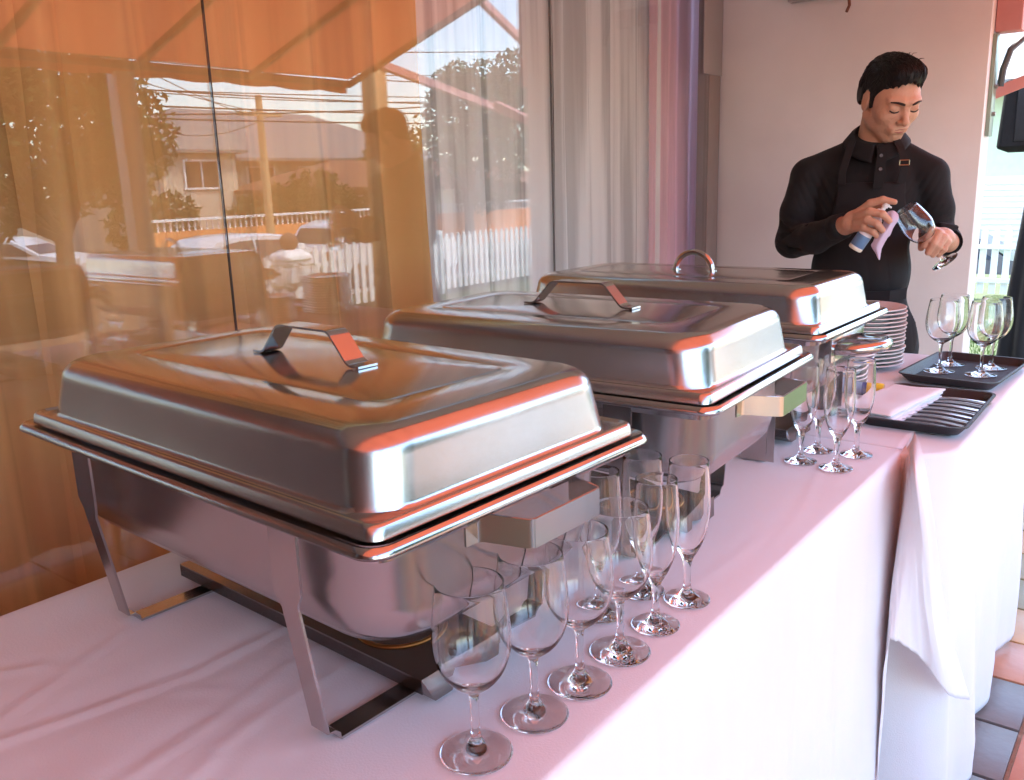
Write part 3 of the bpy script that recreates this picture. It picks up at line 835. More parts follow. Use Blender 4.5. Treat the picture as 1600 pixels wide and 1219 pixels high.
# ---------------------------------------------------------------- plates
def plate_mesh(r):
    b = MB()
    p = [(0,.0),(r*.55,.0),(r*.57,-.002),(r*.61,-.002),(r*.63,.001),(r*.80,.0055),(r*.97,.0085),(r,.0095),(r*1.0,.0112),(r*.985,.0122),(r*.95,.0118),(r*.80,.0085),(r*.66,.0050),(r*.60,.0035),(0,.0030)]
    b.lathe([(q[0], q[1]+.002) for q in p], 64)
    o = b.build('dinner_plate', M_porc, None, 40); me = o.data; bpy.data.objects.remove(o); return me
P1 = plate_mesh(.102); P2 = plate_mesh(.078)
N1 = 15
ORD = ['first','second','third','fourth','fifth','sixth','seventh','eighth','ninth','tenth','eleventh','twelfth','thirteenth','fourteenth','fifteenth']
for i in range(N1):
    o = bpy.data.objects.new('dinner_plate', P1); COL.objects.link(o)
    o.location = (-.675+random.uniform(-.0025,.0025), 2.385+random.uniform(-.0025,.0025), .001+i*.0102)
    o.rotation_euler = (random.uniform(-.008,.008), random.uniform(-.008,.008), random.random()*6)
    words = 'top plate of the tall stack of large plates beside the waiter' if i == N1-1 else ('bottom plate of the tall stack, resting on the cloth' if i == 0 else 'large pale plate, %s from the top of the tall stack beside the waiter' % ORD[N1-1-i])
    tag(o, words, 'plate', 'large plates in the tall stack')
N2 = 10
for i in range(N2):
    o = bpy.data.objects.new('side_plate', P2); COL.objects.link(o)
    o.location = (-.655+random.uniform(-.003,.003), 2.135+random.uniform(-.003,.003), .001+i*.0096)
    o.rotation_euler = (random.uniform(-.012,.012), random.uniform(-.012,.012), random.random()*6)
    words = 'top small plate of the low stack behind the far champagne flutes' if i == N2-1 else ('bottom small plate of the low stack behind the flutes' if i == 0 else 'small plate, %s from the top of the low stack behind the far flutes' % ORD[N2-1-i])
    tag(o, words, 'plate', 'small plates in the low stack')

# ---------------------------------------------------------------- napkins, spoons, small bottle
def napkin(i, label, cx, cy, rz, hx, hy, z, th):
    b = []; n, m = 26, 26
    v = []; f = []
    for s in (0, 1):
        for a in range(n+1):
            for c in range(m+1):
                x = -hx+2*hx*a/n; y = -hy+2*hy*c/m
                e = min(1, min(a, n-a)/2.0, min(c, m-c)/2.0)
                z0 = z+.003*noise.noise(Vector((x*16, y*16, i)))*(1 if s else .5) + .006*((a/n)**3)*(c/m)
                v.append((x+.002*noise.noise(Vector((y*20, 1, i))), y+.002*noise.noise(Vector((x*20, 5, i))), z0+(th*(.35+.65*math.sqrt(e)) if s else 0)))
    N = (n+1)*(m+1)
    for s in (0, 1):
        for a in range(n):
            for c in range(m):
                q = (a*(m+1)+c, (a+1)*(m+1)+c, (a+1)*(m+1)+c+1, a*(m+1)+c+1)
                f.append(tuple(k+s*N for k in (q if s else q[::-1])))
    for a in range(n):
        f.append((a*(m+1), a*(m+1)+N, (a+1)*(m+1)+N, (a+1)*(m+1))[::-1]); k = m; f.append((a*(m+1)+k, (a+1)*(m+1)+k, (a+1)*(m+1)+k+N, a*(m+1)+k+N)[::-1])
    for c in range(m):
        f.append((c, c+1, c+1+N, c+N)[::-1]); k = n*(m+1); f.append((k+c, k+c+N, k+c+1+N, k+c+1)[::-1])
    o = mesh_obj('folded_napkin', v, f, M_cloth, None, 60, (cx, cy, 0)); o.rotation_euler = (0, 0, rz)
    return tag(o, label, 'napkin', 'folded napkins on the black tray')
napkin(1, 'bottom folded napkin of the pile on the black tray', -.478, 1.925, -.10, .058, .135, .0075, .0075)
napkin(2, 'middle folded napkin of the pile on the black tray', -.480, 1.927, -.13, .057, .133, .016, .0075)
napkin(3, 'top folded napkin of the pile beside the spoons', -.478, 1.925, -.16, .057, .134, .0245, .0075)

def spoon_mesh():
    b = MB()
    L = .125
    n = 14; v = []; f = []
    for i in range(n+1):
        t = i/n; x = t*L
        w = (.0015+.0018*t**2) if t < .97 else .0024
        z = .0045*math.sin(PI*t)+.0015
        for sx, sz in ((-1,-1),(1,-1),(1,1),(-1,1)): v.append((x, sx*w, z+sz*.0009))
    for i in range(n):
        for j in range(4): f.append((i*4+j, i*4+(j+1)%4, (i+1)*4+(j+1)%4, (i+1)*4+j))
    f.append((3,2,1,0)); f.append(tuple(n*4+j for j in range(4)))
    b.add(v, f)
    # bowl
    v = []; f = []; A, Bn = 16, 6
    for k in range(Bn+1):
        r = k/Bn
        for j in range(A):
            a = 2*PI*j/A
            v.append((-.020+.0215*r*math.cos(a), .0125*r*math.sin(a)*(1-.12*math.cos(a)), -.006*(1-r*r)+.0040))
    for k in range(Bn):
        for j in range(A): f.append((k*A+j, (k+1)*A+j, (k+1)*A+(j+1)%A, k*A+(j+1)%A))
    b.add(v, f)
    o = b.build('spoon', M_silver, None, 60)
    me = o.data; bpy.data.objects.remove(o); return me
SM = spoon_mesh()
for i in range(15):
    o = bpy.data.objects.new('spoon', SM); COL.objects.link(o)
    yy = 1.812+i*.0172
    o.location = (-.447+.001*i, yy, .0085+(.002 if i % 2 else 0)); o.rotation_euler = (random.uniform(-.15,.15), -.01, random.uniform(-.035,.035)-.04)
    w = 'nearest steel spoon of the row on the tray' if i == 0 else ('farthest steel spoon of the row on the tray' if i == 14 else '%s steel spoon from the near end of the row on the tray' % ORD[i])
    tag(o, w, 'spoon', 'spoons lying in a row on the black tray')
bt = thing('small_bottle', 'small clear bottle with blue band and yellow cap lying beside the napkins', 'bottle', (-.582, 2.035, .0165), .10)
Mx = Matrix.Rotation(PI/2, 4, 'Y')
MB().lathe([(0,-.055),(.013,-.055),(.0155,-.052),(.0155,.010),(.0155,.012),(0,.012)], 24, M=Mx).build('bottle_body', pmat('pale_blue_plastic', lin(150,185,215), .15, 0, .05), bt)
MB().lathe([(0,.0122),(.0157,.0122),(.0160,.020),(.0157,.0285),(0,.0285)], 24, M=Mx).build('blue_band', pmat('blue_band_plastic', lin(34,60,140), .3), bt)
MB().lathe([(0,.0287),(.0155,.0287),(.0160,.031),(.0158,.052),(.0148,.055),(0,.055)], 24, M=Mx).build('cap', pmat('yellow_cap_plastic', lin(240,205,60), .35), bt)
# ---------------------------------------------------------------- ground, road, lawn
GZ = -0.95; RZ = -1.85
g = MB()
def gz(x, y):
    if x < 5.4 and y < 13: return GZ
    if x < 6.6 and y < 14: return GZ + (RZ-GZ)*min(1, max((x-5.4)/1.2, (y-13)/1.0 if y > 13 else 0, 0))
    return RZ - 0.03*max(0, x-17)
xs = sorted(set([-400, -120, -60, -30, -10, -2, 0, 2, 4, 5.4, 6.6, 8, 12, 16, 20, 30, 45, 60, 90, 150, 400]))
ys = sorted(set([-400, -120, -60, -30, -10, -2, 4, 9, 13, 14, 20, 30, 45, 60, 90, 150, 400]))
def gz2(x, y): 
    z = GZ if (x <= 5.4 and y <= 13) else RZ
    return z - 0.03*min(max(0, x-17), 60)
g.add([(x, y, gz2(x, y)) for x in xs for y in ys], [(i*len(ys)+j, (i+1)*len(ys)+j, (i+1)*len(ys)+j+1, i*len(ys)+j+1) for i in range(len(xs)-1) for j in range(len(ys)-1)])
tag(g.build('ground', pmat('dry_ground', lin(120, 108, 88), .95, var=.2, nscale=.6, bump=.3, bscale=6), smooth=None, recalc=False), kind='structure')
M_lawn = pmat('lawn_soil', lin(82, 92, 58), .95, var=.25, nscale=6)
tag(MB().box(-12, 5.3, 4.15, 12.9, GZ-.05, GZ+.10).build('lawn', M_lawn, smooth=None), kind='structure')
tag(MB().box(4.36, 5.3, -4.4, 4.14, GZ-.05, GZ+.10).build('lawn', M_lawn, smooth=None), kind='structure')
tag(MB().add([(7.6,-60,RZ+.006),(16.2,-60,RZ+.006),(16.2,90,RZ+.006),(7.6,90,RZ+.006)], [(0,1,2,3)]).build('road', M_asphalt, smooth=None, recalc=False), kind='structure')
tag(MB().box(6.7, 7.5, -60, 90, RZ-.05, RZ+.13).build('kerb', pmat('kerb_concrete', lin(165,160,150), .85, var=.1), smooth=None), kind='structure')
tag(MB().box(16.3, 17.6, -60, 90, RZ-.05, RZ+.13).build('pavement', pmat('pavement_concrete', lin(170,165,155), .85, var=.1), smooth=None), kind='structure')

# grass blades
n = 26000
gx = rng.uniform(-3.2, 2.5, n); gy = rng.uniform(4.2, 10.2, n)
keep = ~((gx > -1.9) & (gy < 4.2)); gx, gy = gx[keep], gy[keep]; n = len(gx)
a = rng.uniform(0, 2*np.pi, n); hh = rng.uniform(.035, .09, n); w = .004; ln = rng.uniform(-.03, .03, (n, 2))
zb = GZ+.10
V = np.empty((n, 3, 3)); V[:,0] = np.stack([gx-w*np.cos(a), gy-w*np.sin(a), np.full(n, zb)], 1); V[:,1] = np.stack([gx+w*np.cos(a), gy+w*np.sin(a), np.full(n, zb)], 1)
V[:,2] = np.stack([gx+ln[:,0], gy+ln[:,1], zb+hh], 1)
def fast_mesh(name, V, F, mat, parent=None):
    me = bpy.data.meshes.new(name)
    V = np.asarray(V, np.float32).reshape(-1, 3); F = np.asarray(F, np.int32); k = F.shape[1]
    me.vertices.add(len(V)); me.vertices.foreach_set('co', V.ravel())
    me.loops.add(F.size); me.loops.foreach_set('vertex_index', F.ravel())
    me.polygons.add(len(F)); me.polygons.foreach_set('loop_start', np.arange(0, F.size, k, dtype=np.int32)); me.polygons.foreach_set('loop_total', np.full(len(F), k, np.int32))
    me.update(calc_edges=True); me.validate()
    if mat: me.materials.append(mat)
    o = bpy.data.objects.new(name, me); COL.objects.link(o)
    if parent: o.parent = parent
    return o
M_grass = fabric_mat('grass_blades', lin(94, 114, 66), .25, 0, .35, 3)
tag(fast_mesh('grass', V, np.arange(n*3).reshape(-1, 3), M_grass), 'bright green grass on the lawn beyond the terrace wall', 'grass', kind='stuff')

# ---------------------------------------------------------------- picket fences
def picket_mesh(h=.70, w=.062, t=.02):
    b = MB()
    pr = [(-w/2,0),(w/2,0),(w/2,h-.05),(.012,h-.03),(w/2*.6,h-.012),(0,h),(-w/2*.6,h-.012),(-.012,h-.03),(-w/2,h-.05)]
    k = len(pr)
    v = [(-t/2, p[0], p[1]) for p in pr]+[(t/2, p[0], p[1]) for p in pr]
    f = [tuple(range(k))[::-1], tuple(range(k, 2*k))]+[(i, (i+1) % k, (i+1) % k+k, i+k) for i in range(k)]
    o = b.add(v, f).build('picket', M_white, None, smooth=None); me = o.data; bpy.data.objects.remove(o); return me
PK = picket_mesh()
def picket_fence(label, p0, p1, z, step=.112, pillars=True):
    L = math.hypot(p1[0]-p0[0], p1[1]-p0[1]); rz = math.atan2(p1[1]-p0[1], p1[0]-p0[0])-PI/2
    t = thing('picket_fence', label, 'fence', (p0[0], p0[1], z), rz)
    k = int(L/step)
    for i in range(k):
        o = bpy.data.objects.new('picket', PK); COL.objects.link(o); o.parent = t; o.location = (0, (i+.5)*step, .06)
    for zz in (.20, .55):
        MB().box(.012, .045, 0, L, zz-.022, zz+.022).build('rail', M_white, t, smooth=None)
    for i in range(int(L/2.2)+1):
        MB().box(.014, .10, i*2.2-.04, i*2.2+.04, 0, .80, bev=.004).build('fence_post', M_white, t)
    return t
picket_fence('white picket fence mirrored in the glass beside the round topped pillar', (4.05, 6.08), (4.05, 12.2), GZ+.10)
picket_fence('white picket fence across the lawn, seen past the end of the white wall', (-5.2, 10.4), (3.9, 10.4), GZ+.10)
pl = thing('gate_pillar', 'pale pillar with rounded top and ball at the end of the picket fence, mirrored in the glass', 'pillar', (4.0, 5.87, FLOOR))
MB().loft([(.15,.15,.03,-.1),(.15,.15,.03,.56),(.17,.17,.04,.58),(.17,.17,.04,.61),(.15,.15,.05,.64),(.09,.09,.05,.68)], cap1=True).build('shaft', M_white, pl)
MB().lathe([(0,.66)]+[(.095*math.sin(PI*i/14), .76-.095*math.cos(PI*i/14)) for i in range(1, 14)]+[(0,.855)], 20).build('ball', pmat('terracotta_ball', lin(120,80,60), .8, var=.2), pl)
gt = thing('iron_gate', 'white wrought iron gate with diamond scrollwork mirrored beside the pillar', 'gate', (4.0, 5.70, FLOOR))
for i in range(9):
    MB().tube([(0, -.05-.075*i, .02), (0, -.05-.075*i, .62+.05*math.sin(PI*i/8))], .007, 6).build('bar', M_white, gt)
MB().tube([(0,-.04,.06),(0,-.66,.06)], .01, 6).build('rail', M_white, gt); MB().tube([(0,-.04,.52),(0,-.66,.52)], .01, 6).build('rail', M_white, gt)
sc = MB()
for c in (.15, .35, .55):
    sc.tube([(.01,-c,.18),(.01,-c-.06,.28),(.01,-c,.38),(.01,-c+.06,.28),(.01,-c,.18)], .006, 6)
    sc.tube([(.01,-c+.04*math.cos(a)*(1-a/14), .58+.04*math.sin(a)*(1-a/14)) for a in np.linspace(0, 9, 20)], .005, 6)
sc.build('scrollwork', M_white, gt)
lw = MB().box(3.92, 4.12, -4.2, 5.0, FLOOR-.1, FLOOR+.55, bev=.01).build('terrace_wall', pmat('terracotta_wall_paint', lin(128,108,92), .8, var=.1, nscale=3)); tag(lw, 'low brownish wall along the terrace edge, mirrored at the left', 'wall')

# ---------------------------------------------------------------- cars
def car(name, label, loc, rz, paint, kind='suv', lamp=(.5,.03,.01)):
    t = thing(name, label, 'car', loc, rz, None)
    Mp = pmat('car_paint_'+kind, paint, .28, 0, .02, coat=.6)
    Mg = pmat('car_glass_'+kind, (.015,.016,.018), .06)
    Mt = pmat('tyre_rubber', (.02,.02,.02), .9); Mr = pmat('wheel_rim', (.5,.5,.5), .3, .9)
    # side profile along x (front = +x)
    if kind == 'suv':
        pr = [(-2.15,.42),(-2.2,.75),(-2.12,1.0),(-1.95,1.12),(-1.72,1.50),(-1.35,1.60),(-.2,1.63),(.45,1.57),(1.15,1.10),(1.95,.98),(2.15,.80),(2.2,.48),(2.05,.30),(-2.0,.28)]
        side = [[(-1.72,1.12),(-1.55,1.46),(-1.25,1.50),(-.62,1.53),(-.62,1.10)],[(-.56,1.10),(-.56,1.53),(.40,1.49),(1.0,1.10)]]
        ws = (.50,1.53,1.10,1.13); rs = (-1.74,1.46,-1.93,1.12)
    else:
        pr = [(-2.05,.40),(-2.1,.70),(-2.0,.92),(-1.85,.98),(-1.35,1.36),(-.9,1.42),(-.1,1.43),(.35,1.38),(1.15,.98),(1.9,.86),(2.1,.68),(2.12,.42),(1.95,.26),(-1.9,.25)]
        side = [[(-1.55,.98),(-1.2,1.29),(-.85,1.34),(-.50,1.35),(-.50,.96)],[(-.44,.96),(-.44,1.35),(.32,1.31),(.98,.96)]]
        ws = (.40,1.35,1.10,1.0); rs = (-1.38,1.33,-1.80,1.0)
    def hw(z): return .86-.20*max(0, (z-.95)/.65)**1.0 if z > .95 else .86-.05*max(0, (.5-z)/.3)
    k = len(pr); v = []
    secs = [(-1, 1.0, .04), (-1, 1.0, 0), (1, 1.0, 0), (1, 1.0, .04)]
    for sgn, ins in ((-1, 1), (-1, 0), (1, 0), (1, 1)):
        for x, z in pr:
            w = hw(z)
            if ins: v.append((x*(1) , sgn*w, .3+(z-.3)*1.0))
            else: v.append((x*1.0, sgn*(w-.09), z+.0+(.035 if z > 1.3 else .0)))
    f = [tuple(range(k))]; 
    for s in range(3):
        for i in range(k): f.append((s*k+i, s*k+(i+1) % k, (s+1)*k+(i+1) % k, (s+1)*k+i))
    f.append(tuple(3*k+i for i in range(k))[::-1])
    MB().add(v, f).build('body', Mp, t, 40)
    for sg in (-1, 1):
        for poly in side:
            vv = [(x, sg*(hw(z)+.004), z) for x, z in poly]; vv2 = [(x, sg*(hw(z)-.02), z) for x, z in poly]; q = len(poly)
            MB().add(vv+vv2, [tuple(range(q)), tuple(range(q, 2*q))]+[(i, (i+1) % q, (i+1) % q+q, i+q) for i in range(q)]).build('window', Mg, t, smooth=None)
        for wx in (-1.32, 1.32):
            wl = MB().lathe([(0,-.10),(.30,-.10),(.33,-.06),(.33,.06),(.30,.10),(.20,.09),(0,.085)], 24, M=Matrix.Translation((wx, sg*.80, .33)) @ Matrix.Rotation(-sg*PI/2, 4, 'X')).build('wheel', Mt, t)
            MB().lathe([(0,.10),(.06,.105),(.17,.095),(.20,.10),(.205,.088)], 20, M=Matrix.Translation((wx, sg*.80, .33)) @ Matrix.Rotation(-sg*PI/2, 4, 'X')).build('rim', Mr, wl)
        MB().box(-2.205, -2.10, sg*.76-.10, sg*.76+.10, .80, .98, bev=.01).build('tail_lamp', pmat('tail_lamp_red', lamp, .2), t)
        MB().box(2.02, 2.17, sg*.66-.14, sg*.66+.14, .70, .86, bev=.01).build('headlight', pmat('headlight_lens', (.6,.6,.6), .1), t)
    (x0, z0, x1, z1) = ws
    MB().add([(x0+.02,-.60,z0+.015),(x0+.02,.60,z0+.015),(x1+.02,.72,z1+.02),(x1+.02,-.72,z1+.02)], [(0,1,2,3)]).build('windscreen', Mg, t, smooth=None)
    (x0, z0, x1, z1) = rs
    MB().add([(x0-.02,-.60,z0+.015),(x0-.02,.60,z0+.015),(x1-.02,.70,z1+.02),(x1-.02,-.70,z1+.02)], [(0,1,2,3)]).build('rear_window', Mg, t, smooth=None)
    return t
car('parked_car', 'white parked car mirrored in the glass left of the first seam, its red lamp showing', (13.0, 11.9, RZ+.006), PI/2, (.72,.72,.73), 'hatch')
car('parked_car', 'white tall parked car mirrored just behind the round topped pillar', (12.6, 15.2, RZ+.006), PI/2, (.70,.70,.72), 'suv')
car('parked_car', 'small white car mirrored far away at the left edge of the glass', (24.0, 11.6, -2.06), PI*.80, (.75,.76,.78), 'hatch2')
car('parked_car', 'dark grey car standing behind the picket fence past the end of the wall', (-3.3, 14.6, RZ), .1, (.08,.085,.09), 'suv')

# ---------------------------------------------------------------- walls and houses across the street
M_orangewall = pmat('orange_wall_paint', lin(226,140,80), .8, var=.06)
bl = thing('balustrade_wall', 'orange garden wall topped by a white balustrade across the street', 'wall')
MB().box(17.7, 17.9, 11.9, 34, -2.2, -.46).build('wall_base', M_orangewall, bl, smooth=None)
MB().box(17.66, 17.94, 11.9, 34, -.20, -.14).build('coping', M_white, bl, smooth=None)
BM = MB().lathe([(.035,0),(.035,.03),(.02,.05),(.038,.11),(.02,.2),(.03,.235),(.035,.26)], 8).build('baluster', M_white, None, smooth=60); bme = BM.data; bpy.data.objects.remove(BM)
for i in range(120):
    o = bpy.data.objects.new('baluster', bme); COL.objects.link(o); o.parent = bl; o.location = (17.8, 12.0+i*.18, -.46)

def window(parent, x, y, z, w, h, axis='y', frame=M_white, pane=None, depth=.08):
    pane = pane or M_housepane
    b = MB()
    def bx(a0, a1, z0, z1, d0, d1):
        if axis == 'y': b.box(x+d0, x+d1, a0, a1, z0, z1)
        else: b.box(a0, a1, y+d0, y+d1, z0, z1)
    c = y if axis == 'y' else x
    for (p0, p1, q0, q1) in ((c-w/2-.06, c-w/2, z, z+h), (c+w/2, c+w/2+.06, z, z+h), (c-w/2-.06, c+w/2+.06, z+h, z+h+.06), (c-w/2-.1, c+w/2+.1, z-.07, z), (c-.02, c+.02, z, z+h)):
        bx(p0, p1, q0, q1, -depth, .0)
    fo = b.build('window', frame, parent, smooth=None)
    b = MB(); bx(c-w/2, c+w/2, z, z+h, -.03, -.015) if axis == 'y' else b.box(c-w/2, c+w/2, y-.03, y-.015, z, z+h)
    b.build('window_pane', pane, fo, smooth=None)
M_housepane = pmat('house_window_pane', (.03,.035,.04), .08)
M_litpane = pmat('pale_lit_window', lin(225,220,180), .6)  # pale pane colour stands in for light in the windows
M_roofgrey = pmat('grey_metal_roof', lin(120,116,112), .55, var=.1, nscale=2)
M_roofbrown = pmat('brown_tile_roof', lin(120,78,58), .8, var=.15, nscale=3)
M_housewall = pmat('house_plaster', lin(196,180,160), .8, var=.06)
def roof(parent, x0, x1, y0, y1, z0, zr, mat, hip=.0, name='roof'):
    ym = (y0+y1)/2; h = hip*(y1-y0)/2
    xm = (x0+x1)/2
    v = [(x0,y0,z0),(x1,y0,z0),(x1,y1,z0),(x0,y1,z0),(xm,y0+h,zr),(xm,y1-h,zr)]
    v += [(p[0],p[1],p[2]-.12) for p in v]
    f = [(0,4,5,3),(1,2,5,4),(0,1,4),(3,5,2),(6,9,11,10),(7,10,11,8),(6,10,7),(9,8,11),(0,3,9,6),(1,7,8,2),(0,6,7,1),(3,2,8,9)]
    MB().add(v, f).build(name, mat, parent, smooth=None)
h1 = thing('house', 'two storey house with wide grey hipped roof and white gable window across the street', 'house', (0,0,0))
MB().box(26, 34, 18, 31, -2.8, 1.75).build('house_wall', M_housewall, h1, smooth=None)
roof(h1, 25.2, 35, 16.6, 32.5, 1.75, 3.9, M_roofgrey, .55)
MB().box(25.0, 26.0, 17.2, 20.2, -2.8, 2.0).build('bay', M_housewall, h1, smooth=None)
roof(h1, 24.6, 26.6, 16.9, 20.5, 2.0, 2.9, M_roofgrey, 0, 'gable_roof')
window(h1, 25.0, 18.7, .7, 1.3, .9)
for yy in (22, 24.5, 27, 29.5): window(h1, 26.0, yy, .5, 1.2, .9)
h2 = thing('house', 'low house with brown tiled roof and pale lit windows, mirrored between the posts', 'house', (0,0,0))
MB().box(21, 25, 20.8, 34, -2.6, .55).build('house_wall', pmat('brown_house_wall', lin(150,110,80), .8, var=.08), h2, smooth=None)
roof(h2, 20.2, 25.8, 20.0, 35, .55, 1.55, M_roofbrown, .4)
window(h2, 21.0, 24.0, -.9, 1.5, 1.2, pane=M_litpane); window(h2, 21.0, 27.0, -.9, 1.3, 1.2, pane=M_litpane); window(h2, 21.0, 22.2, -.9, .8, 1.1)
h3 = thing('house', 'pale green house with louvred shutters behind the picket fence past the wall end', 'house', (0,0,0))
M_green = pmat('pale_green_plaster', lin(206,222,190), .8, var=.05)
MB().box(-9, 3, 19, 26, -2.2, 2.0).build('house_wall', M_green, h3, smooth=None)
roof(h3, -10, 4, 18, 27, 2.0, 3.6, M_roofgrey, .4)
for xx in (-6.2, -4.6, -3.1, -1.6, 0.2):
    fo = MB().box(xx-.6, xx+.6, 18.93, 19.0, -1.0, .35).build('shutter', M_white, h3, smooth=None)
    for k in range(12): MB().box(xx-.55, xx+.55, 18.88, 18.935, -.95+k*.105, -.89+k*.105).build('slat', M_white, fo, smooth=None)
h4 = thing('house', 'white outbuilding with pointed gables half hidden under the big tree, mirrored at the left', 'house', (0,0,0))
MB().box(28, 33, 8, 13.4, -3.0, .0).build('house_wall', M_white, h4, smooth=None)
roof(h4, 27.4, 33.6, 7.5, 13.9, .0, 1.3, M_roofgrey, 0)
window(h4, 28.0, 10, -1.6, 1.0, 1.0); window(h4, 28.0, 12.2, -1.6, .8, 1.0)

# utility pole and wires
up = thing('utility_pole', 'wooden utility pole with wires, mirrored between the first seam and the awning post', 'pole', (17.2, 15.6, RZ))
MB().tube([(0,0,0),(0,0,4.9)], [.13,.09], 10).build('shaft', M_postwood, up)
MB().box(-.06, .06, -.7, .7, 4.35, 4.45).build('crossarm', M_postwood, up, smooth=None)
for yy in (-.6, -.2, .2, .6): MB().lathe([(0,4.45),(.035,4.45),(.04,4.5),(.02,4.56),(0,4.57)], 8, c=(0, yy, 0)).build('insulator', M_porc, up)
M_wire = pmat('black_wire', (.02,.02,.02), .6)
def wire(p0, p1, sag, r=.014):
    pts = [(p0[0]+(p1[0]-p0[0])*t, p0[1]+(p1[1]-p0[1])*t, p0[2]+(p1[2]-p0[2])*t-sag*4*t*(1-t)) for t in [i/16 for i in range(17)]]
    o = MB().tube(pts, r, 5).build('overhead_wire', M_wire, None)
    return o
wl = [(2.45, 3.5, .15), (2.62, 3.3, .25), (2.30, 3.05, .2), (3.0, 4.6, .3), (3.3, 5.4, .2), (2.1, 2.7, .1), (2.9, 3.9, .5), (3.6, 4.2, .3), (2.2, 3.9, .35)]
for i, (za, zb2, sg) in enumerate(wl):
    o = wire((13.5+i*.35, 6.0, za), (13.5+i*.5, 30.0, zb2), sg, .013+.004*(i % 3))
    tag(o, 'dark overhead wire in the mirrored sky, %s from the top near the first glass seam' % ORD[sorted([w[0] for w in wl], reverse=True).index(za)], 'wire', 'overhead wires over the street')
for i, (a, b2) in enumerate([((17.2, 15.6, 2.6), (14, 4, 4.6)), ((17.2, 15.3, 2.5), (12, 6, 4.4)), ((17.2, 15.9, 2.5), (25, 17.5, 2.6))]):
    tag(wire(a, b2, .3, .012), ['thin wire rising from the utility pole towards the big tree, the farther one', 'thin wire rising from the utility pole towards the big tree, the nearer one', 'thin wire running from the utility pole to the grey roofed house'][i], 'wire', 'wires from the utility pole')

# ---------------------------------------------------------------- trees
M_leaf = fabric_mat('dark_leaves', (.045,.075,.022), .3, 0, .4, 2.5)
M_leaf2 = fabric_mat('mid_leaves', (.07,.11,.035), .3, 0, .4, 2.5)
M_bark = pmat('bark', (.08,.06,.045), .95, var=.3, nscale=12, stretch=(1,1,.2), bump=.6, bscale=30)
def tree(name, label, base, blobs, n, ls, mat, trunk_r=.16, group=None):
    t = thing(name, label, 'tree', base, 0, group)
    P = []
    wsum = sum(b[3]**2 for b in blobs)
    for (x, y, z, r) in blobs:
        k = int(n*r*r/wsum)
        d = rng.normal(size=(k, 3)); d /= np.linalg.norm(d, axis=1)[:, None]
        rr = r*rng.uniform(.35, 1.0, k)**.55
        lump = 1+.18*np.sin(d[:,0]*7+x*3)*np.sin(d[:,1]*6+y)*np.sin(d[:,2]*8+z)
        q = d*(rr*lump)[:, None]+np.array([x, y, z]); P.append(q)
    P = np.concatenate(P); k = len(P)
    # thin out clumps for gaps
    c = np.sin(P[:,0]*5.1)*np.sin(P[:,1]*4.7+1)*np.sin(P[:,2]*5.5+2)
    P = P[c > -.28]; k = len(P)
    u = rng.normal(size=(k, 3)); u /= np.linalg.norm(u, axis=1)[:, None]; w = rng.normal(size=(k, 3)); w = np.cross(u, w); w /= np.linalg.norm(w, axis=1)[:, None]
    s = ls*rng.uniform(.6, 1.3, k)[:, None]
    V = np.stack([P-u*s*.5, P+w*s*.22, P+u*s*.5, P-w*s*.22], 1)
    fast_mesh('crown', V, np.arange(k*4).reshape(-1, 4), mat, t)
    tb = MB(); zc = min(b[2] for b in blobs)
    tb.tube([(0,0,-.05),(.03,.02,zc*.5),(0,.05,zc)], [trunk_r, trunk_r*.8, trunk_r*.6], 9)
    for (x, y, z, r) in blobs: tb.tube([(0,.03,zc*.7),(x*.5,y*.5,(z+zc)*.5-.1),(x,y,z)], [trunk_r*.6, trunk_r*.35, trunk_r*.12], 6)
    tb.build('trunk', M_bark, t)
    return t
tree('broadleaf_tree', 'big dark leafy tree mirrored at the left under the awning', (9.2, 6.0, RZ), [(0,0,3.3,1.25),(-.3,-1.4,3.5,1.3),(.2,1.0,3.2,.95),(0,-2.7,3.4,1.4),(.1,.3,4.3,1.2),(.4,-.8,2.6,.8),(0,-4.2,3.3,1.3),(.3,.9,2.55,.55),(0,-1.6,4.6,1.2)], 32000, .15, M_leaf, .16)
tree('broadleaf_tree', 'tall loose tree at the right of the mirrored street behind the slanting bar', (17, 24.0, RZ), [(0,0,4.4,1.6),(1,1.6,5.1,1.7),(0,-1.6,3.4,1.1),(.5,3.4,4.6,1.8),(0,1,2.8,1.5),(1,5.5,4.8,1.9),(0,-.4,5.5,.9),(0,3,6,1.2)], 16000, .24, M_leaf2, .2)
tree('small_tree', 'rounded small tree showing above the brown roof in the mirrored street', (23.5, 27, -2.0), [(0,0,3.9,1.1),(.3,-.8,3.4,.8)], 3500, .2, M_leaf2, .1)
tree('palm_like_shrub', 'bushy dark shrub before the low house in the mirrored street', (18.8, 17.5, -2.0), [(0,0,1.9,.9),(0,1.2,2.2,.95),(0,-1.3,1.7,.7),(.3,2.4,1.8,.8)], 5000, .22, M_leaf, .1)
tree('garden_shrub', 'dark shrub behind the mirrored orange wall near the big tree', (19.5, 14.0, -2.0), [(0,0,1.8,.8),(0,-1.2,1.6,.7)], 2600, .2, M_leaf, .08)
tree('garden_tree', 'leafy tree beyond the pale green house outside the terrace', (1.5, 17, RZ), [(0,0,3.2,1.3),(1.2,.3,3.6,1.2),(-1,.2,3.4,1.0)], 6000, .18, M_leaf2, .12)

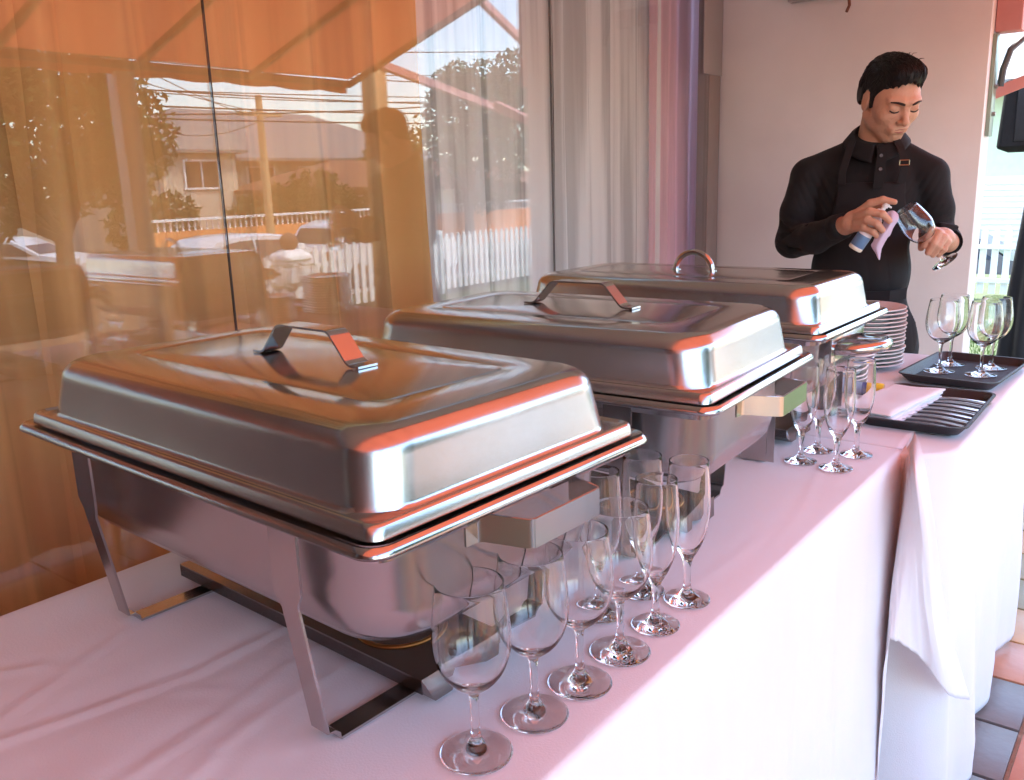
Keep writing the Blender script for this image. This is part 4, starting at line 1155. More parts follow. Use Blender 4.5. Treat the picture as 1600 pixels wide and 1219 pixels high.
# ---------------------------------------------------------------- loudspeaker with draped stand at the right edge
sp = thing('loudspeaker', 'black loudspeaker box at the right edge of the photo above a black draped stand', 'loudspeaker', (-.60, 5.05, 0), .12)
MB().loft([(.20,.16,.02,.575),(.235,.18,.025,.59),(.24,.19,.025,.60),(.225,.18,.025,.895),(.215,.17,.02,.905)], cap0=True, cap1=True, M=None).build('cabinet', pmat('black_speaker_cloth', (.008,.008,.009), .9, bump=.3, bscale=300), sp)
MB().box(-.17, .17, -.194, -.188, .62, .87, bev=.004).build('grille', pmat('speaker_grille', (.015,.015,.016), .5, bump=.6, bscale=500), sp)
MB().tube([(0,0,.50),(0,0,.58)], .02, 10).build('pole_mount', M_alu, sp)
dr = MB(); v = []; f = []; n, m = 48, 24
for j in range(m+1):
    t = j/m; z = .49-(.49-FLOOR-.01)*t
    for i in range(n):
        a = 2*PI*i/n
        r = .055+.085*t**.8+.05*t*math.sin(a*7+math.sin(t*3))*.35
        if t < .1: r *= (.4+6*t)
        v.append((r*math.cos(a)*1.1, r*math.sin(a), z))
for j in range(m):
    for i in range(n): f.append((j*n+i, j*n+(i+1) % n, (j+1)*n+(i+1) % n, (j+1)*n+i))
f.append(tuple(range(n)))
ds = dr.add(v, f).build('draped_stand', pmat('black_drape', (.012,.013,.016), .85, bump=.2, bscale=200), None, 180)
ds.location = (-.625, 5.05, 0); tag(ds, 'tall stand covered by black cloth at the right edge, under the black loudspeaker', 'stand')
# ---------------------------------------------------------------- the waiter
# implicit-surface modeller: smooth union of ellipsoids and tapered capsules, meshed with surface nets
class SDF:
    def __init__(s, lo, hi, res):
        s.lo = np.array(lo, float); s.res = res
        s.n = np.ceil((np.array(hi)-s.lo)/res).astype(int)+1
        s.d = np.full(s.n, 0.08, np.float32)
        s.ax = [s.lo[i]+res*np.arange(s.n[i]) for i in range(3)]
    def _sub(s, lo, hi, m):
        a = np.maximum(np.floor((np.array(lo)-m-s.lo)/s.res).astype(int), 0); b = np.minimum(np.ceil((np.array(hi)+m-s.lo)/s.res).astype(int)+1, s.n)
        if np.any(b <= a): return None
        sl = tuple(slice(a[i], b[i]) for i in range(3))
        g = np.meshgrid(*[s.ax[i][a[i]:b[i]] for i in range(3)], indexing='ij')
        return sl, g
    def _mix(s, sl, d, k, op):
        c = s.d[sl]
        if op == 'sub':
            d = -d
            h = np.clip(.5-.5*(c-d)/k, 0, 1) if k > 0 else None
            s.d[sl] = (c*(1-h)+d*h+k*h*(1-h)) if k > 0 else np.maximum(c, d)
        else:
            h = np.clip(.5+.5*(d-c)/k, 0, 1) if k > 0 else None
            s.d[sl] = (d*(1-h)+c*h-k*h*(1-h)) if k > 0 else np.minimum(c, d)
    def ell(s, c, r, R=None, k=.01, op='add'):
        c = np.array(c, float); r = np.array(r, float); rm = r.max()
        q = s._sub(c-rm, c+rm, .05+k)
        if q is None: return
        sl, (X, Y, Z) = q
        x, y, z = X-c[0], Y-c[1], Z-c[2]
        if R is not None:
            R = np.array(R); x, y, z = (R[0,0]*x+R[1,0]*y+R[2,0]*z, R[0,1]*x+R[1,1]*y+R[2,1]*z, R[0,2]*x+R[1,2]*y+R[2,2]*z)
        k0 = np.sqrt((x/r[0])**2+(y/r[1])**2+(z/r[2])**2); k1 = np.sqrt((x/r[0]**2)**2+(y/r[1]**2)**2+(z/r[2]**2)**2)+1e-9
        s._mix(sl, (k0*(k0-1)/k1).astype(np.float32), k, op)
    def cap(s, a, b, ra, rb, k=.01, op='add', flat=None):
        a = np.array(a, float); b = np.array(b, float); rm = max(ra, rb)
        q = s._sub(np.minimum(a, b)-rm, np.maximum(a, b)+rm, .05+k)
        if q is None: return
        sl, (X, Y, Z) = q
        ab = b-a; L = ab@ab
        t = np.clip(((X-a[0])*ab[0]+(Y-a[1])*ab[1]+(Z-a[2])*ab[2])/L, 0, 1)
        d = np.sqrt((X-a[0]-t*ab[0])**2+(Y-a[1]-t*ab[1])**2+(Z-a[2]-t*ab[2])**2)-(ra+(rb-ra)*t)
        s._mix(sl, d.astype(np.float32), k, op)
    def chain(s, pts, rs, k=.008):
        for i in range(len(pts)-1): s.cap(pts[i], pts[i+1], rs[i], rs[i+1], k)
    def plane_cut(s, p, nrm, lo, hi):
        """remove what lies on the side nrm points to, inside a box"""
        q = s._sub(lo, hi, 0)
        if q is None: return
        sl, (X, Y, Z) = q; nrm = np.array(nrm, float); nrm /= np.linalg.norm(nrm)
        s.d[sl] = np.maximum(s.d[sl], ((X-p[0])*nrm[0]+(Y-p[1])*nrm[1]+(Z-p[2])*nrm[2]).astype(np.float32))
    def mesh(s):
        d = s.d; ins = d < 0
        n = d.shape
        cnt = np.zeros([q-1 for q in n], np.int8)
        for i in (0,1):
            for j in (0,1):
                for k in (0,1): cnt += ins[i:n[0]-1+i, j:n[1]-1+j, k:n[2]-1+k]
        act = (cnt > 0) & (cnt < 8)
        idx = np.argwhere(act); vid = np.full(act.shape, -1, np.int32); vid[act] = np.arange(len(idx))
        acc = np.zeros((len(idx), 3)); w = np.zeros(len(idx))
        cor = [(i,j,k) for i in (0,1) for j in (0,1) for k in (0,1)]
        for a in cor:
            for ax in range(3):
                if a[ax]: continue
                b = list(a); b[ax] = 1
                da = d[idx[:,0]+a[0], idx[:,1]+a[1], idx[:,2]+a[2]]; db = d[idx[:,0]+b[0], idx[:,1]+b[1], idx[:,2]+b[2]]
                m = (da < 0) != (db < 0)
                t = np.where(m, da/(da-db+1e-12), 0)
                p = np.tile(np.array(a, float), (len(idx), 1)); p[:, ax] += t
                acc[m] += p[m]; w[m] += 1
        V = (idx+acc/w[:, None])*s.res+s.lo
        F = []
        for ax in range(3):
            o1, o2 = [(1,2),(2,0),(0,1)][ax]
            sl0 = [slice(None)]*3; sl1 = [slice(None)]*3; sl0[ax] = slice(0, n[ax]-1); sl1[ax] = slice(1, n[ax])
            e0 = ins[tuple(sl0)]; e1 = ins[tuple(sl1)]
            m = e0 != e1; q = np.argwhere(m)
            q = q[(q[:, o1] > 0) & (q[:, o2] > 0) & (q[:, o1] < n[o1]-1) & (q[:, o2] < n[o2]-1)]
            fl = e0[q[:,0], q[:,1], q[:,2]]
            def g(s1, s2):
                r = q.copy(); r[:, o1] -= s1; r[:, o2] -= s2
                return vid[r[:,0], r[:,1], r[:,2]]
            f = np.stack([g(1,1), g(0,1), g(0,0), g(1,0)], 1)
            f[~fl] = f[~fl][:, ::-1]
            F.append(f)
        F = np.concatenate(F)
        return V, F
def sdf_obj(s, name, mat, parent, smooth_it=1, post=None):
    V, F = s.mesh()
    if smooth_it:
        e = np.concatenate([F[:, [0,1]], F[:, [1,2]], F[:, [2,3]], F[:, [3,0]]])
        for _ in range(smooth_it):
            a = np.zeros_like(V); c = np.zeros(len(V))
            for k in range(3):
                a[:, k] = np.bincount(e[:,0], V[e[:,1], k], len(V)) + np.bincount(e[:,1], V[e[:,0], k], len(V))
            c = np.bincount(e[:,0], minlength=len(V))+np.bincount(e[:,1], minlength=len(V))
            V = V*.5+.5*a/np.maximum(c, 1)[:, None]
    if post is not None: V = post(V)
    o = fast_mesh(name, V, F, mat, parent)
    o.data.shade_smooth()
    return o

MO = Vector((-.79, 2.72, 0)); _n = math.hypot(.79, 2.72)
man = thing('person', 'waiter in black shirt and apron polishing a wine glass behind the far table', 'person', MO, math.atan2(.79, 2.72))
# local frame: x = to the right in the photo, -y = towards the camera, z up (0 = table top)
def L3(a, b, c): return (a, -b, c)

M_skin = pmat('skin', lin(200, 152, 124), .5, var=.07, nscale=26, bump=.22, bscale=190)
M_skin.node_tree.nodes['Principled BSDF'].inputs['Subsurface Weight'].default_value = .12
M_skin.node_tree.nodes['Principled BSDF'].inputs['Subsurface Radius'].default_value = (.01, .004, .002)
M_skin.node_tree.nodes['Principled BSDF'].inputs['Subsurface Scale'].default_value = .6
M_shirt = pmat('black_shirt_cotton', (.0032, .003, .0036), .85, var=.15, nscale=20, bump=.12, bscale=600, sheen=.02)
M_apron = pmat('black_apron_twill', (.0055, .0042, .0050), .85, var=.15, nscale=12, bump=.15, bscale=500, sheen=.02)
M_trou = pmat('black_trousers', (.004, .0045, .0058), .85, var=.15, bump=.1, bscale=400, sheen=.02)
M_hair = pmat('black_hair', (.004, .0035, .0035), .5, var=.2, nscale=60)
M_hair.node_tree.nodes['Principled BSDF'].inputs['Specular IOR Level'].default_value = .35
M_brow = pmat('eyebrow_hair', (.016, .010, .008), .7)
M_lip = None

# head frame: face forward axis F, up axis U, left-ear axis E (towards photo right)
HY, HP, HR = math.radians(31), math.radians(27), math.radians(-2)
Rz = Matrix.Rotation(HY, 3, 'Z')               # canonical face looks to -y; yaw to the photo's right
Rx = Matrix.Rotation(HP, 3, 'X')               # pitch down
Ry = Matrix.Rotation(HR, 3, 'Y')
RH = Rz @ Rx @ Ry
HC = Vector(L3(.050, .010, .700))
HS = 0.96
def H(x, y, z): return tuple(HC + RH @ Vector((x*HS, -y*HS, z*HS)))      # canonical: +y forward
RHn = np.array(RH)
def hell(s, c, r, **kw): s.ell(H(*c), [q*HS for q in r], R=RHn, **kw)
def hcap(s, a, b, ra, rb, **kw): s.cap(H(*a), H(*b), ra*HS, rb*HS, **kw)

def head(s):
    hell(s, (0,-.018,.034), (.073,.090,.080), k=.01)
    hell(s, (0,.030,.004), (.063,.062,.072), k=.02)
    hell(s, (0,.034,-.045), (.054,.050,.056), k=.022)
    hell(s, (0,.052,-.086), (.028,.028,.022), k=.022)      # chin
    for q in (-1, 1):
        hell(s, (q*.043,.018,-.060), (.020,.036,.026), k=.018)  # jaw
        hcap(s, (q*.056,-.004,-.042), (q*.014,.052,-.092), .017, .018, k=.012)
        hell(s, (q*.038,.056,-.022), (.024,.020,.020), k=.018)  # cheekbone
        hcap(s, (q*.012,.086,.026), (q*.044,.071,.026), .010, .008, k=.012)  # brow ridge
    for q in (-1, 1):
        hell(s, (q*.031,.091,.006), (.018,.014,.011), k=.010, op='sub')
        hell(s, (q*.031,.0735,.004), (.0165,.0135,.0125), k=.004)     # lowered lids
    # nose
    hcap(s, (0,.083,.012), (0,.104,-.026), .0065, .0105, k=.010)
    hell(s, (0,.105,-.030), (.0105,.0095,.0085), k=.006)
    for q in (-1, 1):
        hell(s, (q*.0115,.096,-.032), (.0075,.0085,.0065), k=.004)
        hell(s, (q*.0065,.101,-.0405), (.0035,.004,.003), k=.002, op='sub')
    # mouth
    hell(s, (0,.078,-.058), (.028,.0115,.018), k=.014)
    hell(s, (0,.0865,-.0535), (.0250,.0055,.0042), k=.007)
    hell(s, (0,.0858,-.0632), (.0215,.0060,.0050), k=.007)
    hcap(s, (-.022,.0915,-.0590), (.022,.0915,-.0590), .0016, .0016, k=.002, op='sub')
    hell(s, (0,.089,-.0735), (.014,.005,.004), k=.006, op='sub')
    # ears
    for q in (-1, 1):
        hell(s, (q*.0745,-.006,-.004), (.0075,.017,.030), k=.005)
        hell(s, (q*.0800,-.002,.004), (.0040,.0085,.014), k=.003, op='sub')
        hcap(s, (q*.078,-.018,.008), (q*.078,-.004,.026), .0035, .0035, k=.003)
    # neck
    s.cap(H(0,-.038,-.015), L3(.014,-.050,.57), .046, .050, k=.012)
    s.cap(H(0,-.015,-.060), L3(.018,-.028,.57), .036, .042, k=.012)

def finger(s, pts, r0, r1):
    n = len(pts); rs = [r0+(r1-r0)*i/(n-1) for i in range(n)]
    s.chain([L3(*p) for p in pts], rs, k=.0035)

def hands(s):
    # his right hand (photo left) wraps a spray bottle, forefinger on the nozzle
    s.cap(L3(-.075,.175,.350), L3(-.040,.205,.360), .030, .025, k=.01)
    s.ell(L3(-.022,.228,.372), (.034,.020,.030), k=.014)
    s.ell(L3(-.002,.240,.386), (.026,.018,.026), k=.014)
    finger(s, [(-.010,.236,.398),(.013,.254,.419),(.043,.264,.4285),(.072,.268,.4215)], .0125, .0080)
    finger(s, [(-.014,.250,.386),(.012,.280,.399),(.044,.291,.392),(.062,.283,.374)], .0120, .0088)
    finger(s, [(-.018,.250,.371),(.008,.280,.377),(.033,.290,.367),(.047,.281,.349)], .0118, .0086)
    finger(s, [(-.022,.243,.356),(.000,.270,.356),(.023,.279,.346),(.038,.272,.331)], .0110, .0080)
    finger(s, [(-.026,.222,.372),(.000,.214,.392),(.024,.222,.408),(.044,.238,.414)], .0130, .0090)
    # his left hand (photo right) holds the stem, fingers curled down over it
    s.cap(L3(.222,.10,.300), L3(.214,.150,.312), .029, .025, k=.01)
    s.ell(L3(.206,.180,.324), (.024,.034,.023), k=.014)
    s.ell(L3(.196,.200,.331), (.022,.022,.020), k=.012)
    finger(s, [(.192,.198,.338),(.172,.224,.345),(.160,.240,.325),(.153,.236,.304)], .0118, .0082)
    finger(s, [(.202,.198,.333),(.186,.230,.337),(.175,.246,.312),(.163,.240,.287)], .0120, .0084)
    finger(s, [(.210,.196,.325),(.199,.228,.326),(.188,.241,.302),(.176,.235,.280)], .0115, .0080)
    finger(s, [(.215,.192,.315),(.210,.218,.313),(.202,.228,.294),(.190,.224,.279)], .0102, .0072)
    finger(s, [(.188,.185,.322),(.166,.190,.324),(.148,.204,.314),(.147,.219,.297)], .0128, .0088)

arms = [([(-.163,-.03,.490),(-.190,-.005,.39),(-.200,.0,.302),(-.130,.10,.318),(-.072,.172,.349)], [.045,.042,.032,.026,.026]),
        ([(.168,-.03,.480),(.196,-.02,.39),(.204,-.018,.315),(.216,.06,.305),(.220,.115,.303)], [.045,.042,.032,.026,.026])]
body = SDF((-.30,-.36,-.79), (.32,.20,.86), .0034)
head(body); hands(body)
for pts, rs in arms: body.chain([L3(*p) for p in pts], rs, k=.02)
body.ell(L3(0,-.03,.40), (.150,.090,.160), k=.03); body.ell(L3(-.003,-.025,.20), (.125,.088,.16), k=.04); body.ell(L3(.006,-.03,.02), (.150,.100,.12), k=.04)
body.cap(L3(-.06,-.035,.545), L3(-.155,-.03,.50), .035, .045, k=.03); body.cap(L3(.08,-.035,.545), L3(.16,-.03,.49), .035, .045, k=.03)
for q in (-1, 1):
    body.cap(L3(q*.080,-.03,-.02), L3(q*.088,-.02,-.36), .080, .052, k=.02); body.cap(L3(q*.088,-.02,-.36), L3(q*.092,-.035,-.71), .050, .034, k=.02)
    body.cap(L3(q*.092,-.04,-.735), L3(q*.105,.09,-.75), .032, .024, k=.02)
body_o = sdf_obj(body, 'body', M_skin, man, 1)

# fold field for clothes
def folds(V, amp, centers, seed=0):
    V = V.copy()
    C = V.mean(0)
    nx = np.sin(V[:,0]*38+V[:,2]*22+seed)*np.sin(V[:,2]*31-V[:,0]*12+seed*2)*.5+np.sin(V[:,0]*17-V[:,2]*26+2*seed+V[:,1]*20)*.5
    d = np.zeros(len(V))
    for (c, r, axis, f, a) in centers:
        w = np.exp(-np.sum((V-np.array(c))**2, 1)/r**2)
        u = V@np.array(axis)
        d += w*a*(np.abs(np.sin(u*f))**.7-.5)
    V[:,1] += -(amp*nx + d)
    return V
sh = SDF((-.31,-.30,-.10), (.33,.20,.68), .0036)
sh.ell(L3(0,-.03,.405), (.158,.106,.162), k=.03); sh.ell(L3(-.003,-.02,.21), (.141,.106,.17), k=.04); sh.ell(L3(.004,-.03,.05), (.150,.112,.12), k=.04)
sh.cap(L3(-.055,-.04,.552), L3(-.160,-.03,.497), .040, .052, k=.03); sh.cap(L3(.085,-.04,.550), L3(.166,-.03,.488), .040, .052, k=.03)
sh.cap(L3(.014,-.042,.50), L3(.014,-.042,.60), .10, .062, k=.03)
for (pts, rs), R3 in zip(arms, ([.060,.052,.037],[.060,.052,.037])):
    P = [L3(*p) for p in pts]
    if pts[0][0] < 0:
        sh.chain([P[0], L3(-.190,-.005,.39), L3(-.200,.0,.302)], [.053,.049,.047], k=.015)
        sh.chain([L3(-.200,.0,.302), L3(-.130,.10,.318), L3(-.055,.190,.356)], [.050,.044,.0355], k=.015)
    else:
        sh.chain([P[0], L3(.192,-.02,.39), L3(.200,-.018,.315)], [.053,.047,.045], k=.015)
        sh.chain([L3(.200,-.018,.315), L3(.216,.06,.305), L3(.219,.130,.307)], [.045,.040,.0350], k=.015)
# creases: thin grooves cut across the elbows, armpits and waist
def groove(a, b, r=.006, k=.007): sh.cap(L3(*a), L3(*b), r, r*.5, k=k, op='sub')
def ridge(a, b, r=.008, k=.012): sh.cap(L3(*a), L3(*b), r, r*.4, k=k)
for a, b in [((-.150,.045,.44),(-.185,.060,.36)),((-.125,.075,.47),(-.150,.085,.33)),((-.235,.02,.36),(-.200,.055,.33)),((-.225,.045,.32),(-.165,.085,.345)),((-.205,.060,.285),(-.150,.115,.29)),((-.150,.110,.35),(-.110,.150,.33)),
             ((-.10,.235,.33),(-.085,.155,.375)),((.150,.065,.44),(.178,.050,.34)),((.185,.040,.43),(.205,.045,.36)),((.235,.02,.36),(.210,.055,.335)),((.180,.045,.34),(.232,.055,.325)),((.195,.085,.345),(.240,.075,.330)),((.19,.115,.34),(.238,.105,.335)),
             ((-.14,.075,.21),(-.06,.092,.19)),((-.135,.08,.24),(-.08,.095,.25)),((.13,.07,.22),(.07,.095,.20)),((.13,.075,.26),(.08,.095,.29))]: groove(a, b)
for a, b in [((-.180,.070,.325),(-.125,.125,.345)),((-.23,.03,.30),(-.20,.06,.27)),((.20,.060,.350),(.245,.050,.345)),((.20,.10,.352),(.243,.09,.345))]: ridge(a, b)
sh.plane_cut(L3(-.052,.192,.357), (0,0,1), L3(-.14,.12,.25), L3(.05,.30,.46)) if False else None
q1 = np.array(L3(-.050,.196,.357)); n1 = np.array(L3(.60,.78,.30)); sh.plane_cut(q1, n1, (-.10,-.29,.30), (.06,-.14,.44))
q2 = np.array(L3(.219,.138,.307)); n2 = np.array(L3(0,1,.05)); sh.plane_cut(q2, n2, (.14,-.29,.24), (.32,-.10,.38))
# neck opening
sh.plane_cut((.014,.03,.604), (0,-.45,1), (-.09,-.12,.55), (.12,.13,.68))
shirt = sdf_obj(sh, 'shirt', M_shirt, man, 1, post=lambda V: folds(V, .0030, [((-.20,-.03,.31), .07, (.5,0,1), 150, .006), ((.20,-.02,.32), .07, (-.4,0,1), 150, .006), ((-.14,-.06,.45), .06, (1,0,.5), 140, .005),
    ((.14,-.06,.44), .06, (1,0,-.5), 140, .005), ((-.10,-.09,.20), .08, (.4,0,1), 120, .005), ((.10,-.09,.20), .08, (-.4,0,1), 120, .005), ((-.12,-.12,.33), .06, (1,.6,.1), 150, .004)]))
# button placket, buttons, collar
MB().strap([L3(.038,.079,.555), L3(.036,.088,.53), L3(.033,.0945,.49), L3(.031,.0955,.455)], .026, .003, (1,0,0)).build('placket', M_shirt, shirt)
for c, b in ((.545,.0865), (.508,.0965)):
    MB().lathe([(0,-.001),(.0045,-.001),(.005,.0005),(.004,.0018),(.0015,.0012),(0,.0012)], 14, M=Matrix.Translation(L3(.0345,b,c)) @ Matrix.Rotation(PI/2, 4, 'X')).build('button', pmat('grey_button', (.12,.12,.125), .25), shirt)
def collar():
    b = MB(); v = []; f = []
    n, m = 56, 6
    # angle 0 = front (towards the camera, slightly right); goes round the neck
    for i in range(n+1):
        a = (i/n)*2*PI*.985+.025
        fr = min(a, 2*PI-a)
        for j in range(m+1):
            t = j/m
            # stand collar up then fold down to outer leaf
            if t < .35:
                u = t/.35; r = .0625-.002*u; z = .575+.030*u
            else:
                u = (t-.35)/.65; r = .0605+.003+.026*u; drop = .030+.020*max(0, 1-fr/1.15)**.8
                z = .605-drop*u
            back = (1-math.cos(a))/2
            ca, sa = math.sin(a), math.cos(a)
            spread = 1.0
            x = .020+r*ca*1.02; y = -.015+r*sa*1.12 - .0
            z2 = z+.046*back-.030*(1-back)
            if t > .35 and fr < .9:
                u = (t-.35)/.65; k = (1-fr/.9); sgn = 1 if a < PI else -1
                x += sgn*.004*k*u; y += .006*u*k
            v.append(L3(x, y-.012, z2))
    for i in range(n):
        for j in range(m): f.append((i*(m+1)+j, (i+1)*(m+1)+j, (i+1)*(m+1)+j+1, i*(m+1)+j+1))
    o = mesh_obj('collar', v, f, M_shirt, shirt, 60)
    md = o.modifiers.new('thickness', 'SOLIDIFY'); md.thickness = .0022
    return o
collar()
# cuffs
MB().tube([L3(-.078,.172,.349), L3(-.050,.197,.358)], [.0372,.0362], 24, cap=False).build('cuff', M_shirt, shirt).modifiers.new('t', 'SOLIDIFY').thickness = .002
MB().tube([L3(.2185,.108,.306), L3(.219,.142,.3075)], [.0362,.0350], 24, cap=False).build('cuff', M_shirt, shirt).modifiers.new('t', 'SOLIDIFY').thickness = .002

# apron: a shell lying on the shirt front, from the chest down over the thighs
ap = SDF((-.22,-.20,-.50), (.24,.16,.50), .0042)
ap.ell(L3(0,-.03,.405), (.172,.113,.169), k=.03); ap.ell(L3(-.003,-.02,.21), (.146,.112,.175), k=.04); ap.ell(L3(.004,-.028,.05), (.160,.122,.13), k=.04)
ap.cap(L3(-.04,-.03,.0), L3(-.05,-.02,-.50), .118, .12, k=.05); ap.cap(L3(.055,-.03,.0), L3(.07,-.02,-.50), .118, .12, k=.05)
q = ap._sub((-.3,-.3,-.6), (.3,.2,.6), 0); sl_, (X, Y, Z) = q
bibw = np.where(Z > .22, .092+.07*np.clip((.44-Z)/.22, 0, 1)**1.5, .165)
cut = np.maximum.reduce([np.abs(X-.012)-bibw, Z-.472, -.42-Z, Y-(-.02)+.0*X]).astype(np.float32)
ap.d[sl_] = np.maximum(ap.d[sl_], cut)
apron = sdf_obj(ap, 'apron', M_apron, man, 1, post=lambda V: folds(V, .0016, [((.0,-.1,.0), .22, (1,0,.15), 60, .004)], 3))
MB().strap([L3(.090,.078,.468), L3(.096,.0815,.50), L3(.094,.073,.535), L3(.083,.052,.566), L3(.070,.020,.592)], .020, .003, (1,.25,0)).build('neck_strap', M_apron, apron)
MB().strap([L3(-.066,.084,.468), L3(-.066,.085,.50), L3(-.058,.075,.535), L3(-.050,.052,.566), L3(-.044,.020,.592)], .020, .003, (1,-.25,0)).build('neck_strap', M_apron, apron)
bk = MB(); 
for a0, a1 in (((.083,.0885,.530),(.108,.0835,.530)), ((.083,.0895,.517),(.108,.0850,.517)), ((.083,.0885,.530),(.083,.0895,.517)), ((.108,.0835,.530),(.108,.0850,.517))):
    bk.tube([L3(*a0), L3(*a1)], .0017, 6)
bk.build('strap_buckle', pmat('dull_brass', lin(150,130,100), .3, .9), apron)
MB().strap([L3(-.128,.052,.155), L3(-.06,.097,.150), L3(.012,.106,.148), L3(.08,.096,.150), L3(.126,.052,.155)], .032, .004, (0,0,1)).build('waistband', M_apron, apron)

tr = SDF((-.24,-.18,-.78), (.26,.18,.16), .0048)
tr.ell(L3(.006,-.035,.03), (.158,.108,.10), k=.03)
for q in (-1, 1):
    tr.cap(L3(q*.082,-.03,-.02), L3(q*.090,-.02,-.36), .094, .072, k=.02); tr.cap(L3(q*.090,-.02,-.36), L3(q*.094,-.035,-.73), .070, .058, k=.02)
trousers = sdf_obj(tr, 'trousers', M_trou, man, 1, post=lambda V: folds(V, .003, [], 5))
for q in (-1, 1):
    sd = SDF((q*.10-.07,-.17,-.80), (q*.10+.07,.06,-.68), .0045)
    sd.cap(L3(q*.092,-.02,-.735), L3(q*.105,.11,-.748), .040, .032, k=.02)
    sd.plane_cut((0,0,-.776), (0,0,-1), (-1,-1,-1), (1,1,1))
    sdf_obj(sd, 'shoe', pmat('black_leather', (.01,.01,.01), .25), man, 1)

# hair: a cap of hair with strands over it
hs = SDF((-.10,-.20,.56), (.22,.16,.86), .0027)
hell(hs, (0,-.021,.044), (.0785,.0950,.0790), k=.01)
hell(hs, (0,.022,.088), (.060,.060,.040), k=.02)
hell(hs, (.004,.040,.093), (.046,.028,.019), k=.02)
for q in (-1, 1):
    hell(hs, (q*.0655,-.034,.010), (.0095,.044,.050), k=.010)
    hell(hs, (q*.0640,.014,.012), (.0070,.016,.040), k=.008)
hell(hs, (0,-.072,-.005), (.056,.030,.055), k=.015)
# carve away below the hairline in head space
q = hs._sub((-1,-1,-1), (2,2,2), 0); sl_, (X, Y, Z) = q
Ri = RHn.T
dx, dy, dz = X-HC.x, Y-HC.y, Z-HC.z
hx_ = (RHn[0,0]*dx+RHn[1,0]*dy+RHn[2,0]*dz)/HS; hy_ = -(RHn[0,1]*dx+RHn[1,1]*dy+RHn[2,1]*dz)/HS; hz_ = (RHn[0,2]*dx+RHn[1,2]*dy+RHn[2,2]*dz)/HS
yy = np.array([-.15,-.07,-.045,-.030,-.018,.002,.010,.020,.026,.040,.055,.075,.12]); zz = np.array([-.050,-.044,-.028,-.002,.032,.030,-.018,-.020,.022,.040,.060,.070,.073])
zl = np.interp(hy_, yy, zz) + .012*np.clip(1-np.abs(hx_)/.03, 0, 1)*(hy_ > .05) - .010*np.clip((np.abs(hx_)-.045)/.02, 0, 1)*(hy_ > .05)
zl = zl + .0035*np.sin(hx_*420+hy_*150)+.003*np.sin(hx_*190-hy_*330+1)
hs.d[sl_] = np.maximum(hs.d[sl_], ((zl-hz_)*.8*HS).astype(np.float32))
hair = sdf_obj(hs, 'hair', M_hair, man, 1)
R_ = random.Random(3)
def sdf_at(S_, P):
    q = (P-S_.lo)/S_.res; i = np.clip(np.floor(q).astype(int), 0, S_.n-2); f = q-i
    d = np.zeros(len(P))
    for a in (0, 1):
        for b in (0, 1):
            for c in (0, 1):
                w = (f[:,0] if a else 1-f[:,0])*(f[:,1] if b else 1-f[:,1])*(f[:,2] if c else 1-f[:,2])
                d += w*S_.d[i[:,0]+a, i[:,1]+b, i[:,2]+c]
    return d
def to_local(P): return np.array(HC)+HS*(np.stack([P[:,0], -P[:,1], P[:,2]], 1) @ RHn.T)
cen = np.array([0, -.01, .035])
def onto_hair(P):
    """project head-space points radially onto the hair (or the head)"""
    D = P-cen; D /= np.linalg.norm(D, axis=1)[:, None]
    t = np.full(len(P), .165)
    for _ in range(45):
        L_ = to_local(cen+D*t[:, None]); d = np.minimum(sdf_at(hs, L_), sdf_at(body, L_)+.002)
        t -= np.clip(d*.8/HS, -.004, .02)
    return D, t
G0 = []; meta = []
for i in range(900):
    top = i < 640
    if top:
        x0 = R_.uniform(-.066, .066); y0 = R_.uniform(-.085, .075); Ls = R_.uniform(.025, .055); sw = R_.uniform(-.010, .020)
        pts = [(x0+sw*(k/6)**2+.004*math.sin(k+i), y0+Ls*k/6, .046+.083*math.sqrt(max(.03, 1-min(.97, (x0/.08)**2+((y0+Ls*k/6+.02)/.115)**2)))) for k in range(7)]
    else:
        sg = R_.choice((-1, 1)); y0 = R_.uniform(-.08, .045); z0 = R_.uniform(.025, .105); Ls = R_.uniform(.018, .035); fw = R_.uniform(-.8, .2)
        pts = [(sg*.078, y0+fw*Ls*k/6, z0-Ls*k/6) for k in range(7)]
    G0 += pts; meta.append((R_.uniform(.0004, .0030 if top else .0012), R_.uniform(.0010, .0020)))
D_, T_ = onto_hair(np.array(G0)); 
sA, sB = MB(), MB()
dh = sdf_at(hs, to_local(cen+D_*T_[:, None]))
for i, (lf, rad) in enumerate(meta):
    sl7 = slice(i*7, i*7+7)
    if np.any(np.abs(dh[sl7]) > .004): continue
    k = np.arange(7)/6
    P7 = to_local(cen+D_[sl7]*(T_[sl7]+lf*np.sin(PI*np.clip(k*.85+.08, 0, 1))/HS-.0006)[:, None])
    (sA if i < 640 else sB).tube([tuple(q) for q in P7], [rad*(1-.8*abs(2*q-1)**2) for q in k], 4, cap=False)
for i in range(22):   # short loose strands that stick up at the crown
    x = R_.uniform(-.03,.03); y = R_.uniform(-.02,.06); dd, tt = onto_hair(np.array([[x, y, .13]])); p = cen+dd[0]*tt[0]
    dx_ = R_.uniform(-.012,.02); hgt = R_.uniform(.004,.013)
    sA.tube([H(p[0], p[1], p[2]-.004), H(p[0]+dx_*.4, p[1]+.002, p[2]+hgt*.7), H(p[0]+dx_, p[1]+.010, p[2]+hgt)], [.0010,.0008,.0003], 4, cap=False)
tag(sA.build('strands', M_hair, hair, 180, recalc=False), kind='stuff')
tag(sB.build('side_strands', M_hair, hair, 180, recalc=False), kind='stuff')
